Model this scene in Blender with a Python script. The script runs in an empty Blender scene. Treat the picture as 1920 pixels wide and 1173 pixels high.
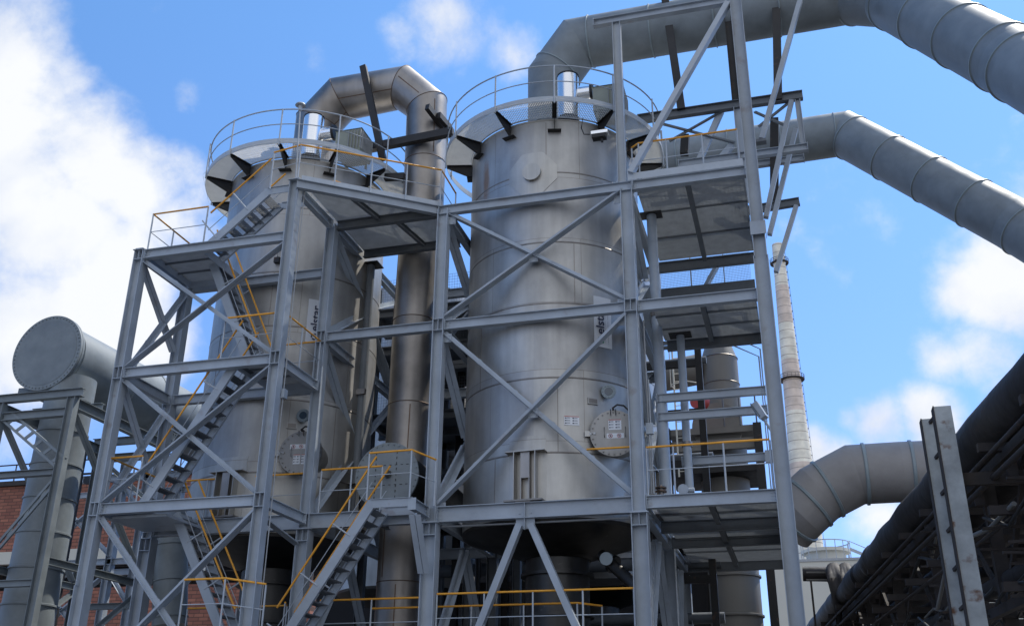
import bpy, math, random
from mathutils import Vector, Matrix
random.seed(7)
S = bpy.context.scene
COL = S.collection
R_ = math.radians
V_ = lambda *a: Vector(a).normalized()
# ------------------------------------------------------------------ camera
YAW, PITCH, ROLL, F = -0.2753001, 0.4100036, 0.0102564, 1892.72
fw = Vector((math.sin(YAW)*math.cos(PITCH), math.cos(YAW)*math.cos(PITCH), math.sin(PITCH)))
r0 = Vector((math.cos(YAW), -math.sin(YAW), 0)); u0 = r0.cross(fw)
rt = math.cos(ROLL)*r0 + math.sin(ROLL)*u0; up = -math.sin(ROLL)*r0 + math.cos(ROLL)*u0
CAM = Vector((0, -22, 1.6))
cd = bpy.data.cameras.new("camera"); cam = bpy.data.objects.new("camera", cd); COL.objects.link(cam)
cam.matrix_world = Matrix(((rt.x, up.x, -fw.x, CAM.x), (rt.y, up.y, -fw.y, CAM.y), (rt.z, up.z, -fw.z, CAM.z), (0, 0, 0, 1)))
cd.sensor_width = 36; cd.lens = 36*F/1920; cd.clip_end = 5000; cd.clip_start = .1
S.camera = cam
def ray(x, y): return fw + (x-960)/F*rt - (y-586.5)/F*up
def at(x, y, X=None, Y=None, Z=None):
    d = ray(x, y)
    t = (X-CAM.x)/d.x if X is not None else (Y-CAM.y)/d.y if Y is not None else (Z-CAM.z)/d.z
    return CAM + d*t
def hit(x, y, c, R):
    d = ray(x, y); ox = CAM.x-c[0]; oy = CAM.y-c[1]
    a = d.x**2+d.y**2; b = ox*d.x+oy*d.y; k = ox*ox+oy*oy-R*R; D = max(0, b*b-a*k)
    return CAM + d*((-b-D**.5)/a)
# ------------------------------------------------------------------ sky, sun, exposure
SUN_EL, SUN_AZ = R_(57), R_(40)       # azimuth measured from +Y (behind the plant) towards +X (right)
sd = Vector((math.sin(SUN_AZ)*math.cos(SUN_EL), math.cos(SUN_AZ)*math.cos(SUN_EL), math.sin(SUN_EL)))
W = bpy.data.worlds.new("World"); S.world = W; W.use_nodes = True
N = W.node_tree.nodes; K = W.node_tree.links; N.clear()
def nn(nodes, t, **k):
    n = nodes.new(t)
    for a, b in k.items(): setattr(n, a, b)
    return n
sky = nn(N, 'ShaderNodeTexSky', sky_type='NISHITA', sun_disc=False, sun_elevation=SUN_EL, sun_rotation=SUN_AZ, altitude=150, air_density=1.0, dust_density=.25, ozone_density=3.0)
tc = nn(N, 'ShaderNodeTexCoord')
nz = nn(N, 'ShaderNodeTexNoise'); nz.inputs['Scale'].default_value = 5.0; nz.inputs['Detail'].default_value = 12; nz.inputs['Roughness'].default_value = .56; nz.inputs['Distortion'].default_value = .15
nz2 = nn(N, 'ShaderNodeTexNoise'); nz2.inputs['Scale'].default_value = 13; nz2.inputs['Detail'].default_value = 10; nz2.inputs['Roughness'].default_value = .62
K.new(tc.outputs['Generated'], nz.inputs['Vector']); K.new(tc.outputs['Generated'], nz2.inputs['Vector'])
def math_node(nodes, links, op, a, b=None):
    m = nn(nodes, 'ShaderNodeMath', operation=op)
    for i, v in enumerate((a, b)):
        if v is None: continue
        if isinstance(v, (int, float)): m.inputs[i].default_value = v
        else: links.new(v, m.inputs[i])
    return m.outputs[0]
blobs = [(-80, 60, 240, 1.15), (-60, 330, 250, 1.15), (60, 440, 180, 1.0), (30, 640, 240, 1.1), (230, 540, 150, .95), (310, 640, 110, .85), (330, 420, 130, .66), (170, 270, 170, .92), (260, 320, 130, .85), (120, 160, 120, .78), (330, 300, 90, .7), (10, 760, 110, .72), (60, 60, 90, .8),
         (850, 40, 150, 1.1), (760, 70, 90, .85), (940, 90, 110, .85), (860, 130, 90, .75), (345, 175, 60, .80), (280, 10, 60, .62), (290, 140, 50, .62), (600, 100, 60, .6), (1040, 130, 50, .5),
         (1900, 540, 130, 1.15), (1810, 545, 75, .95), (1850, 470, 60, .7), (1860, 660, 100, .85), (1770, 680, 70, .72), (1570, 850, 75, 1.0), (1650, 800, 85, 1.15), (1740, 790, 90, 1.1), (1530, 850, 80, 1.1), (1600, 790, 50, .9), (1900, 740, 80, .9), (1780, 850, 90, 1.05), (1650, 960, 60, .6), (1830, 60, 60, .5)]
acc = None
behind = nn(N, 'ShaderNodeVectorMath', operation='DISTANCE'); K.new(tc.outputs['Generated'], behind.inputs[0]); behind.inputs[1].default_value = V_(.35, -.80, .48)
bmr = nn(N, 'ShaderNodeMapRange', interpolation_type='SMOOTHSTEP'); K.new(behind.outputs['Value'], bmr.inputs['Value']); bmr.inputs['From Min'].default_value = 1.25; bmr.inputs['From Max'].default_value = .2; bmr.inputs['To Max'].default_value = 2.2
acc = bmr.outputs[0]
for bx_, by_, br_, w_ in blobs:
    c = ray(bx_, by_).normalized()
    vd = nn(N, 'ShaderNodeVectorMath', operation='DISTANCE'); K.new(tc.outputs['Generated'], vd.inputs[0]); vd.inputs[1].default_value = c
    mr = nn(N, 'ShaderNodeMapRange', interpolation_type='SMOOTHSTEP'); K.new(vd.outputs['Value'], mr.inputs['Value'])
    mr.inputs['From Min'].default_value = br_/F*1.45; mr.inputs['From Max'].default_value = 0; mr.inputs['To Max'].default_value = w_*1.5
    acc = mr.outputs[0] if acc is None else math_node(N, K, 'MAXIMUM', acc, mr.outputs[0])
# out of view: noise, plus a cloud bank added behind camera to neutralise light
s1 = math_node(N, K, 'MULTIPLY', nz.outputs['Fac'], 3.6)
s2 = math_node(N, K, 'MULTIPLY', nz2.outputs['Fac'], 1.5)
s3 = math_node(N, K, 'ADD', s1, s2)
s4 = math_node(N, K, 'ADD', acc, s3)
cr = nn(N, 'ShaderNodeMapRange', interpolation_type='SMOOTHSTEP'); K.new(s4, cr.inputs['Value'])
cr.inputs['From Min'].default_value = 3.1; cr.inputs['From Max'].default_value = 4.15
shade = nn(N, 'ShaderNodeMapRange'); K.new(s1, shade.inputs['Value']); shade.inputs['From Min'].default_value = 1.55; shade.inputs['From Max'].default_value = 2.2
ccol = nn(N, 'ShaderNodeMix', data_type='RGBA'); K.new(shade.outputs[0], ccol.inputs['Factor'])
ccol.inputs['A'].default_value = (3.3, 3.6, 4.25, 1); ccol.inputs['B'].default_value = (4.35, 4.45, 4.6, 1)
tint = nn(N, 'ShaderNodeMix', data_type='RGBA', blend_type='MULTIPLY'); tint.inputs['Factor'].default_value = 1
K.new(sky.outputs[0], tint.inputs['A']); sz = nn(N, 'ShaderNodeSeparateXYZ'); K.new(tc.outputs['Generated'], sz.inputs[0]); lowsky = nn(N, 'ShaderNodeMapRange'); K.new(sz.outputs['Z'], lowsky.inputs['Value']); lowsky.inputs['From Min'].default_value = .05; lowsky.inputs['From Max'].default_value = .62
hz = nn(N, 'ShaderNodeMix', data_type='RGBA'); K.new(lowsky.outputs[0], hz.inputs['Factor']); hz.inputs['A'].default_value = (.58, .60, .86, 1); hz.inputs['B'].default_value = (.70, .95, 1.10, 1); K.new(hz.outputs['Result'], tint.inputs['B'])
mx = nn(N, 'ShaderNodeMix', data_type='RGBA'); K.new(cr.outputs[0], mx.inputs['Factor']); K.new(tint.outputs['Result'], mx.inputs['A']); K.new(ccol.outputs['Result'], mx.inputs['B'])
bg = nn(N, 'ShaderNodeBackground'); bg.inputs['Strength'].default_value = .1; K.new(mx.outputs['Result'], bg.inputs['Color'])
wo = nn(N, 'ShaderNodeOutputWorld'); K.new(bg.outputs[0], wo.inputs['Surface'])
sl = bpy.data.lights.new("sun", 'SUN'); sl.energy = 2.0; sl.angle = R_(.5); sl.color = (1, .95, .86)
so = bpy.data.objects.new("sun", sl); COL.objects.link(so); so.location = (30, 30, 60); so.rotation_euler = sd.to_track_quat('Z', 'Y').to_euler()
vs = S.view_settings; vs.view_transform = 'Standard'; vs.look = 'None'; vs.gamma = 1; vs.exposure = 1.15; vs.use_curve_mapping = False
S.cycles.max_bounces = 8; S.cycles.sample_clamp_indirect = 6
# ------------------------------------------------------------------ materials
def mat(name, col, rough=.5, metal=0., var=.12, scale=3., bump=.0, bscale=60., rvar=.1, streak=False, rust=0., spec=.5, detail=6):
    m = bpy.data.materials.new(name); m.use_nodes = True
    n = m.node_tree.nodes; k = m.node_tree.links; p = n['Principled BSDF']
    p.inputs['Metallic'].default_value = metal; p.inputs['Roughness'].default_value = rough
    p.inputs['Specular IOR Level'].default_value = spec
    t = nn(n, 'ShaderNodeNewGeometry'); mp = nn(n, 'ShaderNodeMapping'); k.new(t.outputs['Position'], mp.inputs['Vector'])
    if streak: mp.inputs['Scale'].default_value = (1, 1, .12)
    a = nn(n, 'ShaderNodeTexNoise'); a.inputs['Scale'].default_value = scale; a.inputs['Detail'].default_value = detail; a.inputs['Roughness'].default_value = .6
    k.new(mp.outputs[0], a.inputs['Vector'])
    r = nn(n, 'ShaderNodeMapRange'); k.new(a.outputs['Fac'], r.inputs['Value']); r.inputs['From Min'].default_value = .3; r.inputs['From Max'].default_value = .7
    r.inputs['To Min'].default_value = 1-var; r.inputs['To Max'].default_value = 1+var
    c = nn(n, 'ShaderNodeMix', data_type='RGBA', blend_type='MULTIPLY'); c.inputs['Factor'].default_value = 1
    oi = nn(n, 'ShaderNodeObjectInfo'); orr = nn(n, 'ShaderNodeMapRange'); k.new(oi.outputs['Random'], orr.inputs['Value']); orr.inputs['To Min'].default_value = .92; orr.inputs['To Max'].default_value = 1.07
    c.inputs['A'].default_value = (*col, 1); k.new(math_node(n, k, 'MULTIPLY', r.outputs[0], orr.outputs[0]), c.inputs['B']); out = c.outputs['Result']
    if rust:
        b = nn(n, 'ShaderNodeTexNoise'); b.inputs['Scale'].default_value = scale*1.7; b.inputs['Detail'].default_value = 8; k.new(mp.outputs[0], b.inputs['Vector'])
        br = nn(n, 'ShaderNodeMapRange'); k.new(b.outputs['Fac'], br.inputs['Value']); br.inputs['From Min'].default_value = .62; br.inputs['From Max'].default_value = .72; br.inputs['To Max'].default_value = rust
        c2 = nn(n, 'ShaderNodeMix', data_type='RGBA'); k.new(br.outputs[0], c2.inputs['Factor']); k.new(out, c2.inputs['A']); c2.inputs['B'].default_value = (.16, .07, .03, 1); out = c2.outputs['Result']
    k.new(out, p.inputs['Base Color'])
    rr = nn(n, 'ShaderNodeMapRange'); k.new(a.outputs['Fac'], rr.inputs['Value']); rr.inputs['From Min'].default_value = .3; rr.inputs['From Max'].default_value = .7
    rr.inputs['To Min'].default_value = max(.02, rough-rvar); rr.inputs['To Max'].default_value = min(1, rough+rvar); k.new(rr.outputs[0], p.inputs['Roughness'])
    if bump:
        d = nn(n, 'ShaderNodeTexNoise'); d.inputs['Scale'].default_value = bscale; d.inputs['Detail'].default_value = 4; k.new(mp.outputs[0], d.inputs['Vector'])
        bm = nn(n, 'ShaderNodeBump'); bm.inputs['Strength'].default_value = bump; bm.inputs['Distance'].default_value = .02; k.new(d.outputs['Fac'], bm.inputs['Height']); k.new(bm.outputs[0], p.inputs['Normal'])
    return m
M = {}
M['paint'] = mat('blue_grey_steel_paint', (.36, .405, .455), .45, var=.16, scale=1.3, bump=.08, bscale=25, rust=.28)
M['paint_dark'] = mat('shade_darkened_grey_paint', (.135, .15, .165), .5, var=.15, scale=2.5, rust=.25)  # frame paint darkened: shade on undersides and rear members put into the colour
M['duct'] = mat('grey_duct_paint', (.20, .228, .243), .55, var=.20, scale=1.5, bump=.12, bscale=3, rust=.06)
M['duct_brown'] = mat('taupe_duct_paint', (.29, .275, .265), .55, var=.2, scale=.9, bump=.12, bscale=3, rust=.10)
M['band'] = mat('pale_blue_ring_paint', (.25, .30, .32), .42, var=.1, scale=3)
M['rail'] = mat('pale_grey_rail_paint', (.42, .46, .50), .4, var=.08, scale=4)
M['orange'] = mat('orange_rail_paint', (.80, .36, .03), .42, var=.12, scale=5)
M['black'] = mat('silhouette_black_steel', (.016, .015, .015), .55, var=.3, scale=3, rust=.3)  # near-black base puts silhouette darkness into brackets, posts and beams; rust is real
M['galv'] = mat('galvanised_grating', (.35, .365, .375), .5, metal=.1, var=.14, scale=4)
M['galv_ring'] = mat('lit_tone_ring_grating', (.74, .73, .69), .5, var=.06, scale=4)  # paler than the platform grating: light on the ring bars put into colour
M['tread'] = mat('tread_grating', (.16, .17, .18), .55, metal=.3, var=.15, scale=8)
M['chrome'] = mat('bright_cladding', (.85, .86, .87), .24, metal=1, var=.02, scale=1, rvar=.04)
M['green'] = mat('grey_green_cabinet_paint', (.27, .29, .24), .5, var=.1, scale=4)
M['white'] = mat('white_label', (.74, .76, .78), .5, var=.02)
M['ink'] = mat('dark_label_ink', (.03, .035, .07), .5, var=.02)
M['ink_red'] = mat('red_label_ink', (.45, .06, .04), .5, var=.02)
M['ink_green'] = mat('green_logo_ink', (.03, .22, .12), .5, var=.02)
M['ink_grey'] = mat('pale_grey_ink', (.35, .37, .40), .5, var=.02)
M['ins'] = mat('black_pipe_insulation', (.026, .023, .023), .65, var=.6, scale=2.2, bump=.9, bscale=4, rust=.15)
M['rustdark'] = mat('rusty_dark_steel', (.042, .034, .030), .75, var=.5, scale=3, rust=.25)
M['conc'] = mat('old_white_painted_concrete', (.42, .44, .43), .8, var=.30, scale=2.0, bump=.4, bscale=14, rust=.95, rvar=.05)
M['ground'] = mat('yard_asphalt_and_dust', (.12, .115, .108), .9, var=.2, scale=.3, bump=.3, bscale=8)
M['cream'] = mat('cream_render', (.62, .60, .52), .85, var=.06, scale=.1)
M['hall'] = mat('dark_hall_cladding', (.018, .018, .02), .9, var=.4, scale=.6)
M['red'] = mat('red_paint', (.5, .06, .05), .5, var=.1)
M['glass'] = mat('blue_sight_glass', (.05, .08, .11), .15, var=.05, spec=.8)
M['cable'] = mat('black_cable', (.02, .02, .02), .5, var=.1)
M['drum'] = mat('beige_old_tower_paint', (.20, .19, .17), .6, var=.18, scale=.8, rust=.35, streak=True)
# stainless: brushed, patchy, with faint weld marks and reflections that blur
def stainless(name, col=(.475, .468, .452), rough=.55, patch=.10, R=None, rust=None):
    m = mat(name, col, rough, metal=1, var=patch, scale=.5, rvar=.08, detail=4)
    n = m.node_tree.nodes; k = m.node_tree.links; p = n['Principled BSDF']; t = nn(n, 'ShaderNodeTexCoord')
    def noise(sc, det, ms, rgh=.5):
        mp = nn(n, 'ShaderNodeMapping'); mp.inputs['Scale'].default_value = ms; k.new(t.outputs['Object'], mp.inputs['Vector'])
        a = nn(n, 'ShaderNodeTexNoise'); a.inputs['Scale'].default_value = sc; a.inputs['Detail'].default_value = det; a.inputs['Roughness'].default_value = rgh; k.new(mp.outputs[0], a.inputs['Vector']); return a.outputs['Fac']
    def rng(v, a, b, c, d):
        r = nn(n, 'ShaderNodeMapRange'); k.new(v, r.inputs['Value']); r.inputs['From Min'].default_value = a; r.inputs['From Max'].default_value = b; r.inputs['To Min'].default_value = c; r.inputs['To Max'].default_value = d; return r.outputs[0]
    def mul(a, b):
        c = nn(n, 'ShaderNodeMix', data_type='RGBA', blend_type='MULTIPLY'); c.inputs['Factor'].default_value = 1; k.new(a, c.inputs['A']); k.new(b, c.inputs['B']); return c.outputs['Result']
    def blend(f, a, colr):
        c = nn(n, 'ShaderNodeMix', data_type='RGBA'); k.new(f, c.inputs['Factor']); k.new(a, c.inputs['A']); c.inputs['B'].default_value = (*colr, 1); return c.outputs['Result']
    out = p.inputs['Base Color'].links[0].from_socket
    dents = noise(.9, 2, (.8, .8, .6)); fine = noise(6, 4, (1, 1, .5))
    hsum = math_node(n, k, 'ADD', dents, math_node(n, k, 'MULTIPLY', fine, .03))
    b1 = nn(n, 'ShaderNodeBump'); b1.inputs['Strength'].default_value = .5; b1.inputs['Distance'].default_value = .09; k.new(hsum, b1.inputs['Height']); k.new(b1.outputs[0], p.inputs['Normal'])
    out = mul(out, rng(noise(8, 6, (.5, .5, .05)), .38, .70, 1.04, .88))          # faint run marks
    out = mul(out, rng(noise(1.1, 5, (1, 1, .8), .6), .3, .7, .84, 1.12))          # broad grime
    if R:
        sx = nn(n, 'ShaderNodeSeparateXYZ'); k.new(t.outputs['Object'], sx.inputs[0])
        at2 = math_node(n, k, 'ARCTAN2', sx.outputs['X'], sx.outputs['Y']); arc = math_node(n, k, 'MULTIPLY', at2, R)
        cb = nn(n, 'ShaderNodeCombineXYZ'); k.new(arc, cb.inputs['X']); k.new(sx.outputs['Z'], cb.inputs['Y'])
        br = nn(n, 'ShaderNodeTexBrick'); k.new(cb.outputs[0], br.inputs['Vector']); br.inputs['Scale'].default_value = 1; br.inputs['Brick Width'].default_value = 3.1; br.inputs['Row Height'].default_value = 1.78
        br.inputs['Mortar Size'].default_value = .011; br.inputs['Mortar Smooth'].default_value = .9
        br.inputs['Color1'].default_value = (1.04, 1.03, 1.0, 1); br.inputs['Color2'].default_value = (.90, .90, .91, 1); br.inputs['Mortar'].default_value = (.62, .58, .54, 1); out = mul(out, br.outputs['Color'])
    out = blend(rng(noise(3.2, 9, (.8, .8, 2.2), .72), .63, .74, 0, .38), out, (.60, .59, .56))   # pale scuffs
    out = blend(rng(noise(2.1, 9, (1, 1, 1.3), .7), .66, .80, 0, .5), out, (.20, .17, .145))     # brown handling stains
    if rust:
        v = nn(n, 'ShaderNodeVectorMath', operation='SUBTRACT'); k.new(t.outputs['Object'], v.inputs[0]); v.inputs[1].default_value = rust
        v2 = nn(n, 'ShaderNodeVectorMath', operation='MULTIPLY'); k.new(v.outputs[0], v2.inputs[0]); v2.inputs[1].default_value = (4.5, 4.5, 1.0)
        L_ = nn(n, 'ShaderNodeVectorMath', operation='LENGTH'); k.new(v2.outputs[0], L_.inputs[0])
        d = math_node(n, k, 'ADD', L_.outputs['Value'], math_node(n, k, 'MULTIPLY', noise(5, 6, (2, 2, .5), .7), .9)); out = blend(rng(d, .75, 1.25, .75, 0), out, (.36, .19, .10))
    k.new(out, p.inputs['Base Color'])
    return m
M['steel_t2'] = stainless('dull_stainless_plate_with_rust_run', R=2.36, rust=(-1.465, -1.85, 9.35))
M['steel'] = stainless('dull_stainless_plate', R=2.36)
M['lid'] = stainless('dull_hatch_plate', (.30, .295, .285), .5, .2)
M['steel2'] = stainless('brushed_stainless_duct', (.33, .305, .28), .46, .30)
M['steel_dk'] = stainless('shade_darkened_stainless', (.09, .088, .085), .5, .2)  # stainless darkened in colour for the shade under the tanks
M['weld'] = mat('weld_bead', (.27, .25, .23), .5, metal=1, var=.2, scale=6)
M['weld_br'] = mat('heat_tinted_weld', (.17, .12, .09), .55, metal=.8, var=.3, scale=6)
# brick
def brickmat():
    m = bpy.data.materials.new('red_brick_masonry'); m.use_nodes = True; n = m.node_tree.nodes; k = m.node_tree.links; p = n['Principled BSDF']
    t = nn(n, 'ShaderNodeTexCoord'); mp = nn(n, 'ShaderNodeMapping'); k.new(t.outputs['Object'], mp.inputs['Vector']); mp.inputs['Rotation'].default_value = (R_(90), 0, 0)
    b = nn(n, 'ShaderNodeTexBrick'); k.new(mp.outputs[0], b.inputs['Vector']); b.inputs['Scale'].default_value = 1
    b.inputs['Brick Width'].default_value = .62; b.inputs['Row Height'].default_value = .21; b.inputs['Mortar Size'].default_value = .03; b.inputs['Mortar Smooth'].default_value = .6
    b.inputs['Color1'].default_value = (.38, .155, .10, 1); b.inputs['Color2'].default_value = (.23, .09, .065, 1); b.inputs['Mortar'].default_value = (.11, .06, .045, 1)
    a = nn(n, 'ShaderNodeTexNoise'); a.inputs['Scale'].default_value = .35; a.inputs['Detail'].default_value = 8; a.inputs['Roughness'].default_value = .65; k.new(t.outputs['Object'], a.inputs['Vector'])
    r = nn(n, 'ShaderNodeMapRange'); k.new(a.outputs['Fac'], r.inputs['Value']); r.inputs['To Min'].default_value = .5; r.inputs['To Max'].default_value = 1.5
    c = nn(n, 'ShaderNodeMix', data_type='RGBA', blend_type='MULTIPLY'); c.inputs['Factor'].default_value = 1; k.new(b.outputs['Color'], c.inputs['A']); k.new(r.outputs[0], c.inputs['B'])
    k.new(c.outputs['Result'], p.inputs['Base Color']); p.inputs['Roughness'].default_value = .9
    return m
M['brick'] = brickmat()
def chimmat():
    m = bpy.data.materials.new('banded_brick_chimney'); m.use_nodes = True; n = m.node_tree.nodes; k = m.node_tree.links; p = n['Principled BSDF']
    g = nn(n, 'ShaderNodeNewGeometry'); s = nn(n, 'ShaderNodeSeparateXYZ'); k.new(g.outputs['Position'], s.inputs[0])
    r = nn(n, 'ShaderNodeValToRGB'); mr = nn(n, 'ShaderNodeMapRange'); k.new(s.outputs['Z'], mr.inputs['Value']); mr.inputs['From Max'].default_value = 115
    k.new(mr.outputs[0], r.inputs['Fac']); r.color_ramp.interpolation = 'CONSTANT'
    e = r.color_ramp.elements; W_ = (.86, .80, .66, 1); B_ = (.72, .60, .50, 1)  # both bands lightened: sunlight on the shaft put into the colour
    e[0].position = 0; e[0].color = W_; e[1].position = .2; e[1].color = W_
    for ps, cc in ((.487, B_), (.513, W_), (.617, B_), (.722, W_), (.80, B_), (.88, W_)):
        x = e.new(ps); x.color = cc
    wv = nn(n, 'ShaderNodeMath', operation='FRACT'); dv = nn(n, 'ShaderNodeMath', operation='MULTIPLY'); k.new(s.outputs['Z'], dv.inputs[0]); dv.inputs[1].default_value = .5; k.new(dv.outputs[0], wv.inputs[0])
    gt = nn(n, 'ShaderNodeMath', operation='LESS_THAN'); k.new(wv.outputs[0], gt.inputs[0]); gt.inputs[1].default_value = .07
    no = nn(n, 'ShaderNodeTexNoise'); no.inputs['Scale'].default_value = .5; no.inputs['Detail'].default_value = 8
    nr = nn(n, 'ShaderNodeMapRange'); k.new(no.outputs['Fac'], nr.inputs['Value']); nr.inputs['To Min'].default_value = .5; nr.inputs['To Max'].default_value = 1.5
    t = nn(n, 'ShaderNodeTexCoord'); k.new(t.outputs['Object'], no.inputs['Vector'])
    c = nn(n, 'ShaderNodeMix', data_type='RGBA', blend_type='MULTIPLY'); c.inputs['Factor'].default_value = 1; k.new(r.outputs[0], c.inputs['A']); k.new(nr.outputs[0], c.inputs['B'])
    c2 = nn(n, 'ShaderNodeMix', data_type='RGBA'); k.new(gt.outputs[0], c2.inputs['Factor']); k.new(c.outputs['Result'], c2.inputs['A']); c2.inputs['B'].default_value = (.40, .33, .27, 1)
    k.new(c2.outputs['Result'], p.inputs['Base Color']); p.inputs['Roughness'].default_value = .9
    return m
M['chim'] = chimmat()
# ------------------------------------------------------------------ mesh helpers
V = Vector
def frame_of(d, upv=(0, 0, 1)):
    d = d.normalized(); u = V(upv); s = d.cross(u)
    if s.length < 1e-4: s = d.cross(V((0, 1, 0)))
    s.normalize(); return d, s, s.cross(d).normalized()
class MB:
    def __init__(self): self.v = []; self.f = []; self.s = []
    def add(self, vs, fs, smooth=False):
        b = len(self.v); self.v += [V(x) for x in vs]
        for f in fs: self.f.append([b+i for i in f]); self.s.append(smooth)
        return self
    def prism(self, p0, p1, s, u, w, h, so=0, uo=0):
        c = [(-w/2, -h/2), (w/2, -h/2), (w/2, h/2), (-w/2, h/2)]
        vs = [p + s*(a+so) + u*(b+uo) for p in (p0, p1) for a, b in c]
        return self.add(vs, [(3, 2, 1, 0), (4, 5, 6, 7), (0, 1, 5, 4), (1, 2, 6, 5), (2, 3, 7, 6), (3, 0, 4, 7)])
    def bar(self, p0, p1, w, h, upv=(0, 0, 1)):
        p0 = V(p0); p1 = V(p1); d, s, u = frame_of(p1-p0, upv); return self.prism(p0, p1, s, u, w, h)
    def box(self, lo, hi):
        lo = V(lo); hi = V(hi); c = (lo+hi)/2; d = hi-lo
        return self.prism(V((c.x, c.y, lo.z)), V((c.x, c.y, hi.z)), V((1, 0, 0)), V((0, 1, 0)), d.x, d.y)
    def ibeam(self, p0, p1, h, w, tf=.016, tw=.012, upv=(0, 0, 1)):
        p0 = V(p0); p1 = V(p1); d, s, u = frame_of(p1-p0, upv)
        self.prism(p0, p1, s, u, w, tf, 0, h/2-tf/2); self.prism(p0, p1, s, u, w, tf, 0, -h/2+tf/2)
        return self.prism(p0, p1, s, u, tw, h-2*tf)
    def channel(self, p0, p1, h, w, side=1, t=.012, upv=(0, 0, 1)):
        p0 = V(p0); p1 = V(p1); d, s, u = frame_of(p1-p0, upv)
        self.prism(p0, p1, s, u, t, h)
        for k in (1, -1): self.prism(p0, p1, s, u, w-t, t, side*w/2, k*(h/2-t/2))
        return self
    def angle(self, p0, p1, a, t=.010, upv=(0, 0, 1), sgn=1):
        p0 = V(p0); p1 = V(p1); d, s, u = frame_of(p1-p0, upv)
        self.prism(p0, p1, s, u, t, a); return self.prism(p0, p1, s, u, a-t, t, sgn*a/2, -a/2+t/2)
    def tube(self, pts, r, n=10, closed=False):
        pts = [V(p) for p in pts]; m = len(pts); rings = []
        for i, p in enumerate(pts):
            a = pts[(i-1) % m] if closed or i > 0 else p; b = pts[(i+1) % m] if closed or i < m-1 else p
            d, s, u = frame_of(b-a)
            if i and abs(d.z) > .98 and not closed: pass
            rings.append([p + s*(r*math.cos(q)) + u*(r*math.sin(q)) for q in [2*math.pi*j/n for j in range(n)]])
        vs = [x for rr in rings for x in rr]; fs = []
        for i in range(m if closed else m-1):
            A = i*n; B = ((i+1) % m)*n
            for j in range(n): fs.append((A+j, A+(j+1) % n, B+(j+1) % n, B+j))
        self.add(vs, fs, True)
        if not closed: self.add(rings[0], [tuple(range(n))[::-1]]); self.add(rings[-1], [tuple(range(n))])
        return self
    def cyl(self, p0, p1, r0, r1=None, n=32, caps=(1, 1)):
        p0 = V(p0); p1 = V(p1); r1 = r0 if r1 is None else r1; d, s, u = frame_of(p1-p0)
        ra = [p0 + s*(r0*math.cos(2*math.pi*j/n)) + u*(r0*math.sin(2*math.pi*j/n)) for j in range(n)]
        rb = [p1 + s*(r1*math.cos(2*math.pi*j/n)) + u*(r1*math.sin(2*math.pi*j/n)) for j in range(n)]
        self.add(ra+rb, [(j, (j+1) % n, n+(j+1) % n, n+j) for j in range(n)], True)
        if caps[0]: self.add(ra, [tuple(range(n))[::-1]])
        if caps[1]: self.add(rb, [tuple(range(n))])
        return self
    def lathe(self, c, prof, n=64, a0=0, a1=360, ax=None):   # prof of (r, z), axis +Z through c; each span flat-split
        c = V(c); full = abs(a1-a0) >= 359.9; m = n if full else n+1
        for (ra, za), (rb, zb) in zip(prof[:-1], prof[1:]):
            vs = []
            for r, z in ((ra, za), (rb, zb)):
                for j in range(m):
                    t = R_(a0+(a1-a0)*j/n); vs.append(c+V((r*math.sin(t), -r*math.cos(t), z)))
            fs = [(j, (j+1) % m, m+(j+1) % m, m+j) for j in range(n if full else m-1)]
            self.add(vs, fs, True)
        return self
    def build(self, name, m, parent=None, label=None):
        lo = V([min(v[i] for v in self.v) for i in range(3)]); hi = V([max(v[i] for v in self.v) for i in range(3)])
        o0 = V(((lo.x+hi.x)/2, (lo.y+hi.y)/2, lo.z))
        me = bpy.data.meshes.new(name); me.from_pydata([tuple(v-o0) for v in self.v], [], self.f); me.update()
        me.polygons.foreach_set('use_smooth', self.s); me.materials.append(M[m] if isinstance(m, str) else m)
        import bmesh
        bm = bmesh.new(); bm.from_mesh(me); bmesh.ops.recalc_face_normals(bm, faces=bm.faces); bm.to_mesh(me); bm.free()
        o = bpy.data.objects.new(name, me); COL.objects.link(o); o['wo'] = tuple(o0)
        if parent is not None:
            o.parent = parent; o.location = o0 - V(parent['wo'])
        else: o.location = o0
        if label: o['label'] = label
        return o
def tag(o, label=None, cat=None, group=None, kind=None):
    if label: o['label'] = label
    if cat: o['category'] = cat
    if group: o['group'] = group
    if kind: o['kind'] = kind
    return o
def thing(name, loc, label, cat, group=None):
    o = bpy.data.objects.new(name, None); COL.objects.link(o); o.location = V(loc); o['wo'] = tuple(V(loc)); o.empty_display_size = .3
    return tag(o, label, cat, group)
def place_text(body, size, mtx, m, name, parent, ext=.002, bold=0.):
    cu = bpy.data.curves.new(name, 'FONT'); cu.body = body; cu.size = size; cu.extrude = ext; cu.offset = bold; cu.align_x = 'LEFT'; cu.align_y = 'CENTER'
    tmp = bpy.data.objects.new('tmp', cu); COL.objects.link(tmp)
    dg = bpy.context.evaluated_depsgraph_get(); me = bpy.data.meshes.new_from_object(tmp.evaluated_get(dg)); bpy.data.objects.remove(tmp)
    me.transform(mtx); me.materials.clear(); me.materials.append(M[m])
    o0 = sum((v.co for v in me.vertices), V())/max(1, len(me.vertices)); me.transform(Matrix.Translation(-o0))
    o = bpy.data.objects.new(name, me); COL.objects.link(o); o['wo'] = tuple(o0); o.parent = parent; o.location = o0-V(parent['wo']); return o
# ------------------------------------------------------------------ ground
g = MB(); g.add([(-600, -300, 0), (600, -300, 0), (600, 1500, 0), (-600, 1500, 0)], [(0, 1, 2, 3)]); tag(g.build('ground', 'ground'), kind='structure')

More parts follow.
